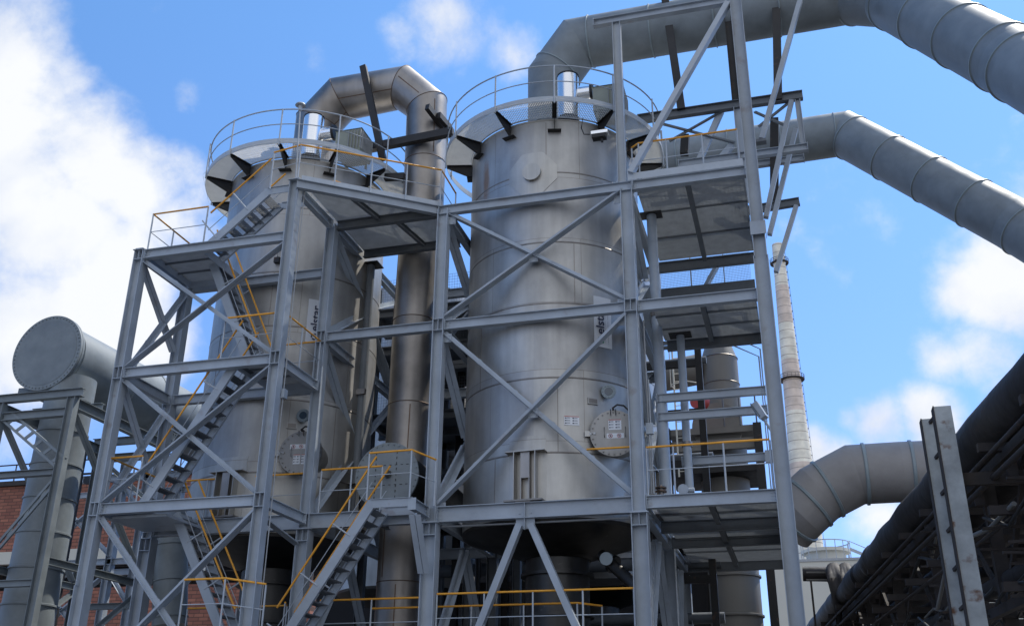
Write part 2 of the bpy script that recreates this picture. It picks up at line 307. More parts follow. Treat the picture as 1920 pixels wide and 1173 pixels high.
XB, XM, XR, XE = -11.3, -8.1, -3.25, -.15
L1, L2, L3 = 6.8, 11.5, 14.8
def wire_panel(p, q, r, n, m, name, parent, col='galv'):   # wire mesh between edge p->q and height vector r
    b = MB(); p, q, r = V(p), V(q), V(r)
    for i in range(n+1): c = p.lerp(q, i/n); b.bar(c, c+r, .006, .006)
    for i in range(m+1): b.bar(p+r*(i/m), q+r*(i/m), .006, .006)
    return b.build(name, col, parent)
# ------------------------------------------------------------------ structural helpers
def hcol(x, y, z0, z1, w=.28, d=.28, joints=(), parent=None, m='paint', splice=None):
    b = MB(); b.ibeam((x, y, z0), (x, y, z1), w, d, .018, .014, upv=(1, 0, 0))
    for z in joints:
        for dz in (-.15, .15): b.box((x-w/2+.019, y-d/2+.004, z+dz-.008), (x+w/2-.019, y-.009, z+dz+.008))
        b.box((x-.006, y-d/2+.010, z-.141), (x+.006, y-.010, z+.141))
    if splice: b.box((x-w/2-.012, y-d/2-.012, splice-.35), (x+w/2+.012, y-d/2-.001, splice)); b.box((x+w/2+.001, y-d/2+.01, splice-.35), (x+w/2+.012, y+d/2-.01, splice))
    return b.build('column', m, parent)
def beam(p0, p1, h=.25, w=.17, parent=None, m='paint', name='beam'):
    b = MB().ibeam(p0, p1, h, w)
    if name == 'beam' and m == 'paint':      # end plates with bolts
        p0 = V(p0); p1 = V(p1); d, s, u = frame_of(p1-p0)
        for e, dd in ((p0, d), (p1, -d)):
            b.prism(e+dd*.001, e+dd*.015, s, u, w+.04, h+.03)
            for i in (-1, 1):
                for j in (-.28, 0, .28): c = e+s*(i*w*.30)+u*(h*j); b.cyl(c+dd*.015, c+dd*.038, .014, n=6)
            for j in (-.25, 0, .25): c = e+dd*.10+u*(h*j); b.cyl(c-s*.022, c+s*.022, .013, n=6)
    return b.build(name, m, parent)
def brace(p0, p1, parent, a=.11, m='paint', sgn=1, dbl=True):
    b = MB(); p0 = V(p0); p1 = V(p1); d, s, u = frame_of(p1-p0)
    o = s*.012
    b.angle(p0+o, p1+o, a, .010, sgn=1)
    if dbl: b.angle(p0-o, p1-o, a, .010, sgn=-1)
    n = max(2, int((p1-p0).length/1.1))
    for i in range(1, n):
        c = p0.lerp(p1, i/n); b.prism(c-d*.04, c+d*.04, s, u, .012, a*1.25)
    return b.build('brace', m, parent)
def gusset(c, r, y, parent, m='paint'):
    b = MB(); b.prism(V((c[0], y-.009, c[1]-r)), V((c[0], y+.009, c[1]-r)), V((1, 0, 0)), V((0, 0, 1)), 2*r, 2*r, 0, r)
    for i in (-1, 1):
        for j in (-1, 1): b.cyl((c[0]+i*r*.6, y-.030, c[1]+j*r*.6), (c[0]+i*r*.6, y+.030, c[1]+j*r*.6), .017, n=6)
    return b.build('gusset_plate', m, parent)
def grating(poly_fn, x0, x1, y0, y1, z, parent, step=.034, name='grating', th=.03):
    """bearing bars along X every 34 mm, cross bars along Y; poly_fn(x) gives the (y0, y1) span at x"""
    b = MB(); xs = [x0+i*.03 for i in range(int((x1-x0)/.03)+1)]; y = y0+step/2
    while y < y1:
        if poly_fn: ok = [q for q in xs if poly_fn(q)[0] < y < poly_fn(q)[1]]; a, c = (ok[0], ok[-1]) if len(ok) > 1 else (0, 0)
        else: a, c = x0, x1
        if c-a > .05: b.box((a, y-.003, z-th), (c, y+.003, z))
        y += step
    x = x0+.05
    while x < x1:
        a, c = poly_fn(x) if poly_fn else (y0, y1)
        if c-a > .05: b.box((x-.003, a, z-.012), (x+.003, c, z-.001))
        x += .10
    return b.build(name, 'galv', parent)
def railing(pts, label, posts=None, h=1.1, toe=False, group='orange topped safety railings', cat='railing', mid=True, spacing=1.15, parent=None, topm='orange', endcap=True, close=False):
    pts = [V(p) for p in pts]
    root = parent or thing('guard_railing', pts[0], label, cat, group)
    t = MB(); t.tube([p+V((0, 0, h)) for p in pts], .024, 10); t.build('top_rail', topm, root)
    if mid:
        t = MB(); t.tube([p+V((0, 0, h*.52)) for p in pts], .012, 8); t.build('mid_rail', 'rail', root)
    segs = list(zip(pts[:-1], pts[1:]))
    done = []
    for i, (a, b) in enumerate(segs):
        n = max(1, round((b-a).length/spacing))
        for j in range(n+1):
            p = a.lerp(b, j/n)
            if any((p-q).length < .05 for q in done): continue
            done.append(p); c = MB(); c.tube([p, p+V((0, 0, h-.02))], .021, 8); c.build('post', 'rail', root)
        if toe:
            d = (b-a).normalized(); k = MB(); k.bar(a+V((0, 0, .08)), b+V((0, 0, .08)), .006, .16); k.build('toe_board', 'rail', root)
    return root
def flight(a, b, wy, label, n=12, land=None, rails=(True, True), railh=1.0, sd=.22, top_ext=0., rt_ext=0., rb_ext=0., postn=3):
    """a: bottom of near stringer, b: top; far stringer lies wy further in +Y; land: length of level stringer at the top"""
    a = V(a); b = V(b); root = thing('stair_flight', a, label, 'stairs', 'steel stair flights')
    sg = 1 if b.x > a.x else -1
    for k, o in enumerate((V((0, 0, 0)), V((0, wy, 0)))):
        c = MB(); c.channel(a+o, b+o, sd, .07, side=(1 if (k == 0) == (sg < 0) else -1))
        if land: c.bar(b+o-V((sg*.10, 0, -.0)), b+o+V((sg*land, 0, 0)), .018, sd*.86); c.bar(b+o+V((0, 0, sd*.45)), b+o+V((sg*land, 0, sd*.45)), .08, .012)
        c.build('stringer', 'paint', root)
    for i in range(n):
        t = (i+.6)/n; p = a.lerp(b, t); c = MB(); w = wy-.09
        x = p.x; y0 = p.y+.045; z = p.z
        for q in range(6): c.box((x-.125+q*.046, y0, z-.03), (x-.118+q*.046, y0+w, z))
        for q in range(int(w/.09)): c.box((x-.125, y0+.03+q*.09, z-.012), (x+.125, y0+.036+q*.09, z-.003))
        c.box((x-.130 if sg > 0 else x+.118, y0, z-.045), (x-.126+.012 if sg > 0 else x+.132, y0+w, z+.002)); c.build('tread', 'tread', root)
    dd = (b-a).normalized()
    for k, o in enumerate((V((0, 0, 0)), V((0, wy, 0)))):
        if not rails[k]: continue
        u = V((0, 0, railh)); e0 = a+o+u-dd*rb_ext; e1 = b+o+u+dd*rt_ext
        MB().tube([e0, e1], .024, 10).build('handrail', 'orange', root)
        MB().tube([a+o+u*.5, b+o+u*.5], .010, 6).build('mid_rail', 'rail', root)
        for q in range(postn):
            p = a.lerp(b, (q+.35)/postn)+o; nrm = V((-dd.z*sg, 0, abs(dd.x)))
            MB().tube([p, p+nrm*(railh*abs(dd.x)-.01)], .02, 8).build('post', 'rail', root)
    return root
# ------------------------------------------------------------------ main frame
fr = thing('steel_frame', (XM, 0, 0), 'tall blue grey steel frame with crossed braces standing round the two stainless tanks', 'steel frame')
YB = 5.0
for x, z1, w in ((XM, L3-.12, .28), (XR, L3-.14, .30)):
    hcol(x, 0, 0, L1-.34, w+.06, w+.04, (L1-.5,), fr); hcol(x, 0, L1-.34, z1, w, w, (L2-.12,), fr)
hcol(XB, 0, 0, L1-.34, .32, .30, (L1-.5,), fr); hcol(XB, 0, L1-.34, L3-.15, .26, .26, (L2-.12,), fr)
hcol(XE, 0, 0, 12.3, .34, .30, (), fr, splice=13.2); hcol(XE, 0, 12.3, 22.5, .30, .28, (), fr)
# beams on the front plane (top faces at L)
def bx(x0, x1, z, h=.25, y=0, w=.17, root=fr, m='paint'): return beam((x0, y, z-h/2), (x1, y, z-h/2), h, w, root, m)
bx(-15.4, XM-.15, L1, .36, w=.2); bx(XM+.15, XR-.15, L1, .36, w=.2); bx(XR+.16, XE-.16, L1, .28)
bx(XB+.14, XM-.15, L2); bx(XM+.15, XR-.15, L2); bx(XR+.16, XE-.16, L2, .27)
bx(XM-.14, XR+.15, L3); bx(XR+.16, XE-.16, L3, .26)
# capital plates under level-1 beam
for x in (XB, XM, XR): MB().box((x-.21, -.2, L1-.385), (x+.21, .2, L1-.362)).build('bearing_plate', 'paint', fr)
# web stiffener + V braces under level 1
MB().box((-5.856, -.10, L1-.62), (-5.844, -.016, L1-.017)).build('stiffener', 'paint', fr)
gusset((-5.85, L1-.375), .22, 0, fr)
b0 = MB(); b0.bar((-5.98, 0, 6.3), (-7.5, 0, 2.6), .15, .20, (0, 1, 0)); b0.build('brace', 'paint', fr)
b0 = MB(); b0.bar((-5.72, 0, 6.3), (-4.05, 0, 2.6), .15, .20, (0, 1, 0)); b0.build('brace', 'paint', fr)
def xbrace(x0, x1, z0, z1, y=0, root=fr, m='paint'):
    brace((x0, y-.035, z0), (x1, y-.035, z1), root, m=m); brace((x0, y+.035, z1), (x1, y+.035, z0), root, m=m)
    gusset(((x0+x1)/2, (z0+z1)/2-.12), .12, y, root, m)
xbrace(XM+.14, XR-.14, L2+.12, L3-.2); xbrace(XM+.14, XR-.14, L1+.08, L2-.3)
# sign-side tiny gussets at the corners
for x, z in ((XM+.22, L3-.45), (XR-.22, L3-.45), (XM+.22, L2), (XR-.22, L2), (XM+.22, L2-.47), (XR-.22, L2-.47), (XM+.22, L1), (XR-.22, L1)): gusset((x, z), .11, .001, fr)
# back columns and side planes with K braces
for x in (XB, XM, XR):
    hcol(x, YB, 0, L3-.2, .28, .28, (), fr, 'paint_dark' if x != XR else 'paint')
    for z, h in ((L1, .3), (L2, .25), (L3, .25)):
        beam((x, .15, z-h/2-.003), (x, YB-.15, z-h/2-.003), h, .17, fr)
    ym = 2.45
    for z0, z1, zm in ((L1+.1, L2-.3, 9.2), (L2+.1, L3-.3, 13.25)):
        for ys, sg in ((.16, 1), (YB-.16, -1)):
            brace((x, ys, z1), (x, ym-.05*sg, zm), fr, .13); brace((x, ys, z0), (x, ym-.05*sg, zm-.15), fr, .16)
    for ys in (.2, YB-.2): brace((x, ys, 3.2), (x, 2.5, 6.3), fr, .12)
for z in (L1, L2, L3): bx(XB+.15, XM-.15, z-.004, .28, YB); bx(XM+.15, XR-.15, z-.004, .28, YB)
brace((XM+.2, YB, L1), (XR-.2, YB, L2), fr); brace((XB+.2, YB, L2), (XM-.2, YB, L3), fr)
# right bay rear columns + beams
for y, zt in ((2.7, 15.2), (4.75, 13.6), (8.6, 7)):
    hcol(XE-.05, y, 0, zt, .28, .26, (), fr, 'paint')
for z, y in ((9.67, 1.6), (9.19, 1.6), (8.35, 2.7)): bx(XR+.3 if y < 2 else XR+.7, XE-.2, z, .20, y, .14)
for y in (2.7, 4.75, 8.6):
    beam((XE-.05, (0 if y == 2.7 else 2.7 if y == 4.75 else 4.75)+.16, L1-.16), (XE-.05, y-.15, L1-.16), .28, .16, fr)
beam((XE-.05, .16, L3-.2), (XE-.05, 4.6, L3-.2), .28, .16, fr); beam((XE-.05, .16, L2-.16), (XE-.05, 2.55, L2-.16), .28, .16, fr)
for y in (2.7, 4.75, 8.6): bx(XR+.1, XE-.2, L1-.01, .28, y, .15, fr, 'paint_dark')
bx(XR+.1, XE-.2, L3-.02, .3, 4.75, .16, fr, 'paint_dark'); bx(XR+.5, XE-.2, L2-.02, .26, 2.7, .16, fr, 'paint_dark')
hcol(XR, 8.6, 0, 6.4, .28, .28, (), fr, 'paint'); beam((XR, YB+.16, L1-.16), (XR, 8.45, L1-.16), .28, .16, fr)
for y0, y1 in ((5.2, 6.8), (8.4, 6.8)): brace((XR, y0, 2.5), (XR, y1, 6.3), fr, .13)
# platforms of the right bay: grating on joists
def platform(x0, x1, y0, y1, z, joists, root=fr, label=None):
    pl = MB().box((x0, y0, z-.012), (x0+.01, y1, z+.03)).build('platform', 'galv', root); MB().box((x1-.01, y0, z-.012), (x1, y1, z+.03)).build('edge_bar', 'galv', pl)
    grating(None, x0+.012, x1-.012, y0, y1, z, pl)
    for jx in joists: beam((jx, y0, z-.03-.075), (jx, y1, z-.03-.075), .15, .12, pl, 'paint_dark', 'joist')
    for jy in [y0+(y1-y0)*q/3 for q in (1, 2)]: MB().bar((x0, jy, z-.055), (x1, jy, z-.055), .05, .04).build('seam_bar', 'paint_dark', pl)
    return pl
platform(XR+.2, XE-.2, .1, 4.6, L3, (-1.75,)); platform(XR+.45, XE-.2, .1, 2.6, L2, (-1.6,)); platform(XR+.2, XE-.2, .1, 2.55, L1, (-1.75,)); platform(XR+.2, XE-.2, 2.85, 8.5, L1-.02, (-1.75,))
platform(XR+.2, XE-.2, 4.9, 8.5, L1-.03, (-1.7,)) if 0 else None
YW = 5.2
b0 = MB(); wa, wb = at(1240, 556, Y=YW), at(1416, 534, Y=YW); b0.bar((wa.x, YW, wb.z), (wb.x, YW, wb.z), .16, .30); b0.build('edge_beam', 'paint_dark', fr)
wire_panel((wa.x, YW-.05, wb.z+.1), (wb.x-.1, YW-.05, wb.z+.1), (0, 0, 1.15), 62, 22, 'wire_panel', fr, 'paint')
MB().bar((wa.x+.9, YW, wb.z+.15), (wa.x+.9, YW, wb.z+1.2), .03, .03).build('panel_post', 'paint', fr); MB().bar((wb.x-.85, YW, wb.z+.15), (wb.x-.85, YW, wb.z+1.2), .03, .03).build('panel_post', 'paint', fr)
brace(at(1318, 545, Y=5.6), at(1345, 495, Y=5.6), fr, .13)
# top-left trapezoid platform (A - C - B)
A_, C_ = V((-11.25, -2.25, L3)), V((XM, -.05, L3))
pz = MB(); pz.bar(A_+V((0, 0, -.05)), A_+V((.01, .01, -.05)), .01, .01); pl = MB().box((XB+.2, .03, L3-.045), (XM-.2, .06, L3-.002)).build('platform', 'galv', fr)
def tri(x): return (-2.2+(x-A_.x)/(C_.x-A_.x)*2.2+.06, 1.78)
grating(tri, XB+.12, XM-.12, -2.2, 1.78, L3, pl)
b0 = MB(); b0.ibeam(A_+V((0, 0, -.13)), C_+V((-.16, 0, -.13)), .25, .15); b0.build('edge_beam', 'paint', pl)
b0 = MB(); b0.bar(A_+V((.05, .12, .10)), C_+V((-.16, .06, .10)), .008, .18); b0.build('toe_board', 'rail', pl)
beam((XB+.14, 0, L3-.17), (XM-.15, 0, L3-.17), .25, .16, pl, 'paint_dark', 'joist'); beam((XB+.14, 1.8, L3-.14), (XM-.15, 1.8, L3-.14), .22, .16, pl, 'paint_dark', 'joist')
for x, y0 in ((-10.2, -1.35), (-9.55, .1)): beam((x, y0, L3-.11), (x+.25, y0+1.3 if y0 < 0 else 1.7, L3-.11), .14, .10, pl, 'paint_dark', 'joist')
for z in (L2, L1):   # walkway slabs between T1 and duct C
    platform(XB+.2, XM-.2, .1, 1.3, z-.01, (-9.7,)) if z == L1 else None
# upper structure above right bay
bx(-3.97, XE-.16, 20.05, .22); 
b0 = MB(); b0.ibeam((-3.34, 0, L3+.005), (-3.34, 0, 19.83), .22, .20, upv=(1, 0, 0)); b0.build('column', 'rail', fr)
b0 = MB(); b0.bar((-3.12, -.08, 15.0), (-.35, -.08, 19.78), .14, .22, (0, 1, 0)); b0.build('brace', 'rail', fr)
b0 = MB(); b0.box((-3.2, -.1, L3+.004), (XE-.2, -.09, L3+.2)); b0.build('toe_board', 'rail', fr)
# duct support steel behind, on Y = 2
sup = thing('outrigger_frame', (0, 2, 14), 'steel outriggers and dark posts carrying the two high ducts on the right', 'steel frame')
bs = lambda p0, p1, h=.25, w=.17, m='paint_dark', n='beam': beam(p0, p1, h, w, sup, m, n)
bs((-3.15, 2, 18.0), (1.35, 2, 18.0)); bs((-2.1, 2, 16.35), (1.32, 2, 16.35), .2, .15, 'paint'); bs((-2.1, 4.6, 17.6), (1.32, 4.6, 17.6), .2, .15, 'paint')
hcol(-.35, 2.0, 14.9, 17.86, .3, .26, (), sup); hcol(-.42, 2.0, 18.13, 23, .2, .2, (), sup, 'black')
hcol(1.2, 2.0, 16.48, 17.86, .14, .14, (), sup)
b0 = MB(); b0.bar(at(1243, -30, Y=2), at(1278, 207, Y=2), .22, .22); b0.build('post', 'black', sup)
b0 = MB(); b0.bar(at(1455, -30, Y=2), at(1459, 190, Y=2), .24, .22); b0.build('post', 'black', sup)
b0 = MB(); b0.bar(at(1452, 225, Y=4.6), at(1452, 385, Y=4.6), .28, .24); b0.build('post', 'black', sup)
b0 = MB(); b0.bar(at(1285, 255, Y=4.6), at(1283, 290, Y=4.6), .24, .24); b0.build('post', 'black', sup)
for p, q, y, w in (((1484, 190), (1436, 408), 1.9, .17), ((1492, 243), (1443, 440), 2.9, .17), ((1493, 386), (1455, 510), 3.2, .15), ((1504, -12), (1428, 262), 1.0, .2)):
    b0 = MB(); b0.bar(at(*p, Y=y), at(*q, Y=y), .12, w, (0, 1, 0)); b0.build('outrigger', 'paint', sup)
bs(at(1400, 395, Y=3.2), at(1499, 378, Y=3.2), .22, .15)
MB().bar(at(1428, 266, Y=1.0)+V((-.2, 0, 0)), at(1428, 266, Y=1.0)+V((.12, 0, 0)), .2, .08).build('foot_plate', 'paint_dark', sup)
for p, q in (((1240, 232), (1378, 268)), ((1255, 265), (1352, 210)), ((1415, 210), (1478, 238)), ((1422, 238), (1480, 192)), ((1352, 205), (1310, 300)), ((1372, 270), (1330, 320))):
    b0 = MB(); b0.angle(at(*p, Y=2.1), at(*q, Y=2.1), .09 if p[0] != 1352 and p[0] != 1372 else .16); b0.build('brace', 'paint_dark' if p[0] not in (1352, 1372) else 'paint', sup)
# ------------------------------------------------------------------ stair tower
st = thing('stair_tower_frame', (-13.5, -1, 0), 'narrow four column steel stair tower with crossed braces left of the tanks', 'steel frame')
XL, XA, YF = -15.6, -11.35, -2.1
T2z, T3z = 10.15, 13.4
for x in (XL, XA):
    hcol(x, YF, 0, 4.95, .30, .28, (), st); hcol(x, YF, 4.95, T3z-.02 if x == XL else L3+.03, .26, .26, (L1-.13, T2z-.12, T3z-.12) if x == XL else (L1-.13, T2z-.12), st)
    MB().box((x-.16, YF-.16, (T3z-.02 if x == XL else L3+.03)+.002), (x+.16, YF+.16, (T3z-.02 if x == XL else L3+.03)+.02)).build('cap_plate', 'paint', st)
hcol(XL, .05, 0, L1-.4, .32, .3, (L1-.55,), st); hcol(XL, .05, L1-.4, T3z-.05, .26, .26, (), st)
for z in (L1, T2z, T3z):
    bx(XL+.14, XA-.14, z, .25, YF, .17, st)
    beam((XL, YF+.14, z-.13), (XL, -.1, z-.13), .24, .16, st)
    if z != L1: bx(XL+.14, XB-.14, z-.002, .25, .05, .17, st)
    if z < T3z: beam((XA, YF+.14, z-.13), (XA+.03, -.14, z-.13), .24, .16, st)
beam((XA, YF+.14, L3-.14), (XA+.03, -.14, L3-.14), .24, .16, st)
def xb2(z0, z1, x0=XL+.14, x1=XA-.14):
    brace((x0, YF-.03, z0+.05), (x1, YF-.03, z1-.3), st, .10); brace((x0, YF+.035, z1-.3), (x1, YF+.035, z0+.05), st, .10)
xb2(T2z, T3z); xb2(L1, T2z)
brace((XL+.14, YF-.03, 2.6), (XA-.14, YF-.03, L1-.35), st, .11); brace((XL+.14, YF+.035, L1-.3), (XA-.5, YF+.035, 2.6), st, .11)
# side (X = XL) K braces
for z0, z1, ym in ((T2z, T3z, .0), (L1, T2z, -.35)):
    brace((XL, YF+.14, z1-.3), (XL, ym-.12, (z0+z1)/2-.4 if z0 > 8 else z0+1.35), st, .11)
brace((XL, YF+.2, T2z+.05), (XL, -.1, T3z-.35), st, .12); brace((XL, YF+.2, L1+.1), (XL, -.1, T2z-.4), st, .12)
brace((XA+.03, YF+.2, L1-.5), (XA+.03, -.3, L1-.75), st, .08)
# landings
def landing(x0, x1, y0, y1, z, root=st):
    pl = platform(x0, x1, y0, y1, z, (), root); c = MB(); c.bar((x0, y0, z-.1), (x1, y0, z-.1), .01, .2); c.bar((x0, y1, z-.1), (x1, y1, z-.1), .01, .2); c.bar((x0-.006, y0+.006, z-.1), (x0-.006, y1-.006, z-.1), .01, .2); c.bar((x1+.006, y0+.006, z-.1), (x1+.006, y1-.006, z-.1), .01, .2)
    c.build('fascia', 'paint', pl); return pl
landing(XL+.2, -14.35, YF+.15, -.12, L1+.02)
landing(-12.55, XA-.15, YF+.15, -.12, T2z+.02); landing(XL+.2, -13.9, YF+.15, -.12, T3z+.02)
# solid tray under the level-1 landing
MB().box((XL+.25, YF+.25, L1-.3), (-13.9, -.3, L1-.24)).build('drip_tray', 'paint', st)
# flights
flight((-14.55, -1.92, L1-.02), (-12.5, -1.92, T2z+.05), .78, 'steel stair flight rising right from the lowest tower landing, third highest in the stair tower', 13, railh=1.0, rails=(True, True))
flight((-12.62, -1.0, T2z), (-14.2, -1.0, T3z), .78, 'steel stair flight seen through the upper tower braces, climbing left to the top left landing', 12)
flight((-13.85, -1.92, T3z-.02), (-12.25, -1.92, L3-.02), .78, 'uppermost steel stair flight rising right to the top platform of the tower', 7, land=.75, postn=2)
flight((-12.35, -1.0, 3.5), (-14.25, -1.0, L1-.05), .78, 'steel stair flight hanging below the lowest tower landing and descending right', 13)
flight((-11.3, -1.02, 3.5), (-9.2, -1.02, L1-.08), .85, 'free standing steel stair flight in front of the frame climbing to the blind flanged drum', 13, land=1.0, rt_ext=.12)
root = st
beam((-8.2, -1.05, L1-.13), (XM-.1, -.13, L1-.13), .24, .15, fr)
brace((-8.12, -1.0, L1-.35), (XM-.05, -.2, L1-1.5), fr, .13)
# railings
railing([(-14.6, YF+.02, L1), (XL+.12, YF+.02, L1), (XL+.12, -.2, L1)], 'orange topped railing round the lowest landing of the stair tower')
railing([(-12.9, YF+.05, T2z), (XA+.02, YF+.05, T2z), (XA+.05, -.1, T2z), (-12.4, -.08, T2z)], 'orange topped railing round the middle right landing of the stair tower')
railing([(-13.85, YF+.05, T3z), (XL+.12, YF+.05, T3z), (XL+.12, -.15, T3z)], 'orange topped railing round the top left landing of the stair tower')
railing([(-12.15, YF+.1, L3), (-11.3, YF-.05, L3), tuple(C_+V((-.1, -.02, 0))), (XM-.12, 1.2, L3)], 'long orange topped railing along the slanting edge of the upper left platform', posts=None, spacing=1.05)
railing([(-12.3, -.3, L3), (-11.2, -.25, L3), (-10.7, .5, L3)], 'short inner orange topped railing on the upper platform below the left tank walkway')
railing([(-15.2, .28, L1), (-11.6, .28, L1)], 'orange topped railing in front of the left tank manhole', spacing=1.0)
railing([(-11.05, .1, L1), (-9.45, .1, L1)], 'orange topped railing between the left tank and the blind flanged drum', spacing=.85)
railing([(-9.3, -1.05, L1), (-8.25, -1.08, L1), (-8.0, -.15, L1)], 'orange topped railing on the small landing in front of the blind flanged drum', spacing=1.2)
railing([(-4.5, .12, L1), (-3.5, .12, L1)], 'short length of orange handrail crossing below the right tank manhole', spacing=3) if 0 else None
t_ = tag(MB().tube([at(1100, 842, Y=.15), at(1188, 837, Y=.15)], .024).build('handrail_tube', 'orange'), 'bare end of orange handrail below the right tank manhole', 'handrail')
railing([(-3.05, -.02, L1), (-2.45, -.02, L1), (-1.35, -.02, L1), (-.35, -.02, L1)], 'orange topped railing on the lowest right bay platform', spacing=1.1)
railing([(-3.1, .15, L3), (-2.9, -.02, L3), (-2.2, -.02, L3), (-1.3, -.02, L3), (-.42, -.02, L3)], 'orange topped railing on the uppermost right bay platform', spacing=.9)
ZL = 3.72
railing([(-10.9, .3, ZL), (XM-.2, .3, ZL)], 'orange topped railing at the foot of the frame under the left bay', spacing=1.3)
railing([(XM+.2, .0, ZL+.02), (-3.45, .0, ZL+.02)], 'front orange topped railing at the foot of the frame under the right tank', spacing=1.25)
railing([(-9.9, 1.0, ZL-.12), (-4.9, 1.0, ZL-.12), (-4.45, 1.6, ZL-.12)], 'rear orange topped railing at the foot of the frame under the right tank', spacing=1.25)
railing([(-14.6, .6, ZL-.05), (-11.9, .6, ZL-.05), (-11.7, 0.1, ZL-.05)], 'orange topped railing behind the foot of the stair tower', spacing=1.3)
railing([(-12.9, -2.3, ZL+.15), (-11.9, -2.3, ZL+.15), (-11.0, -2.15, ZL+.02)], 'orange topped railing at the front foot of the stair tower', spacing=1.0)
lp = thing('lower_walkway', (-8, 1, 3.6), 'steel walkway deck low down under the two tanks', 'walkway')
MB().box((-14.8, -2.3, 3.55), (-3.5, 1.6, 3.62)).build('deck', 'paint_dark', lp); MB().box((-14.8, -2.34, 3.45), (-3.5, -2.30, 3.64)).build('edge_beam', 'paint', lp)
# ------------------------------------------------------------------ tanks
TR, RO, RZ = 2.36, 3.13, 17.27
def cylpatch(cx, cy, R, a0, a1, z0, z1, t, n=8):
    b = MB(); vs = []
    for j in range(n+1):
        a = R_(a0+(a1-a0)*j/n)
        for r in (R-.01, R+t):
            for z in (z0, z1): vs.append((cx+r*math.sin(a), cy-r*math.cos(a), z))
    fs = []
    for j in range(n):
        o = j*4; p = o+4
        fs += [(o+2, o+3, p+3, p+2), (o+3, o+1, p+1, p+3), (o, o+2, p+2, p)]
    fs += [(0, 1, 3, 2), (n*4, n*4+2, n*4+3, n*4+1)]
    return b.add(vs, fs)
def tank(cx, cy, label, man, noz, brkt, plate, seams, vseams, brang, ringgap, sign, mat_='steel', full=True, manpx=None, nozpx=None):
    rt_ = thing('absorber_tank', (cx, cy, 6), label, 'tank', 'stainless absorber tanks')
    c = (cx, cy, 0)
    MB().lathe(c, [(TR, 6.5), (TR, 17.15)], 128).build('shell', 'steel_t2' if cx > -6 else mat_, rt_)
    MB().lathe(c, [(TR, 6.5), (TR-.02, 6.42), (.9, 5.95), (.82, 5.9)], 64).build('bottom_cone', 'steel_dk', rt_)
    MB().lathe(c, [(TR, 17.15), (TR+.02, 17.2), (1.15, 17.65), (1.0, 17.7), (1.0, 18.1)], 64).build('roof', mat_, rt_)
    for z in seams: MB().lathe(c, [(TR, z-.022), (TR+.007, z-.008), (TR+.007, z+.008), (TR, z+.022)], 128).build('weld_seam', 'weld', rt_)
    for a, z0, z1 in vseams: cylpatch(cx, cy, TR, a-.2, a+.2, z0, z1, .006, 1).build('weld_seam', 'weld', rt_)
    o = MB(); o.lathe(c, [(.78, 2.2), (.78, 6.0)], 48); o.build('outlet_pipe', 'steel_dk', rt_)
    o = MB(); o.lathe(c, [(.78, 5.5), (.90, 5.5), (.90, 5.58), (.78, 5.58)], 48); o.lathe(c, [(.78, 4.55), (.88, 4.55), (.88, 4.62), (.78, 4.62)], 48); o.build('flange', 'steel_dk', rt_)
    if not full: return rt_
    # ring walkway
    pl = MB().lathe(c, [(RO, RZ-.04), (RO, RZ+.13), (RO+.008, RZ+.13), (RO+.008, RZ-.04), (RO, RZ-.04)], 96).build('ring_walkway', 'rail', rt_)
    MB().lathe(c, [(TR+.03, RZ-.05), (TR+.04, RZ-.05), (TR+.04, RZ+.0), (TR+.03, RZ)], 96).build('inner_edge', 'paint', pl)
    for i in range(12):
        am = brang+15+30*i
        am = (am+180) % 360-180
        if ringgap[0] < am < ringgap[1]: continue
        sA, cA = math.sin(R_(am)), -math.cos(R_(am)); rd = V((sA, cA, 0)); td = V((-cA, sA, 0)) ; gb = MB(); s_ = -RO*math.sin(R_(15))
        while s_ < RO*math.sin(R_(15)):
            k = abs(s_)/math.tan(R_(15)); ua = max(math.sqrt((TR+.004)**2-s_*s_), k); ub = math.sqrt(RO*RO-s_*s_)
            if ub-ua > .04:
                p = V(c)+V((0, 0, RZ-.016)); gb.prism(p+td*s_+rd*ua, p+td*s_+rd*ub, td, V((0, 0, 1)), .0055, .032)
            s_ += .046
        for q in range(8):
            r = TR+.08+q*.1; h = r*math.tan(R_(14.6))*.98; p = V(c)+V((0, 0, RZ-.004)); gb.prism(p+rd*r-td*h, p+rd*r+td*h, td.cross(V((0, 0, 1))), V((0, 0, 1)), .005, .008)
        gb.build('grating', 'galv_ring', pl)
    for i in range(12):
        a = brang+30*i; a = (a+180) % 360-180
        if ringgap[0]+3 < a < ringgap[1]-3: continue
        rd = V((math.sin(R_(a)), -math.cos(R_(a)), 0)); td = V((0, 0, 1)).cross(rd); p = V(c); b = MB()
        z0 = RZ-.05; h = .42
        vs = []
        for s in (-.006, .006):
            vs += [p+rd*(TR+.002)+td*s+V((0, 0, z0)), p+rd*(RO-.01)+td*s+V((0, 0, z0)), p+rd*(RO-.01)+td*s+V((0, 0, z0-.07)), p+rd*(TR+.002)+td*s+V((0, 0, z0-h))]
        b.add(vs, [(0, 1, 2, 3), (7, 6, 5, 4), (0, 4, 5, 1), (1, 5, 6, 2), (2, 6, 7, 3), (3, 7, 4, 0)])
        b.prism(p+rd*(TR+.002)+V((0, 0, z0+.008)), p+rd*(RO-.01)+V((0, 0, z0+.008)), td, V((0, 0, 1)), .12, .012)
        b.prism(p+rd*(TR+.002)+V((0, 0, z0-h-.006)), p+rd*(TR+.16)+V((0, 0, z0-h-.006)), td, V((0, 0, 1)), .36, .014)
        b.build('support_bracket', 'black', pl)
    # ring railing
    n = 84; a_s, a_e = ringgap[1], ringgap[0]+360
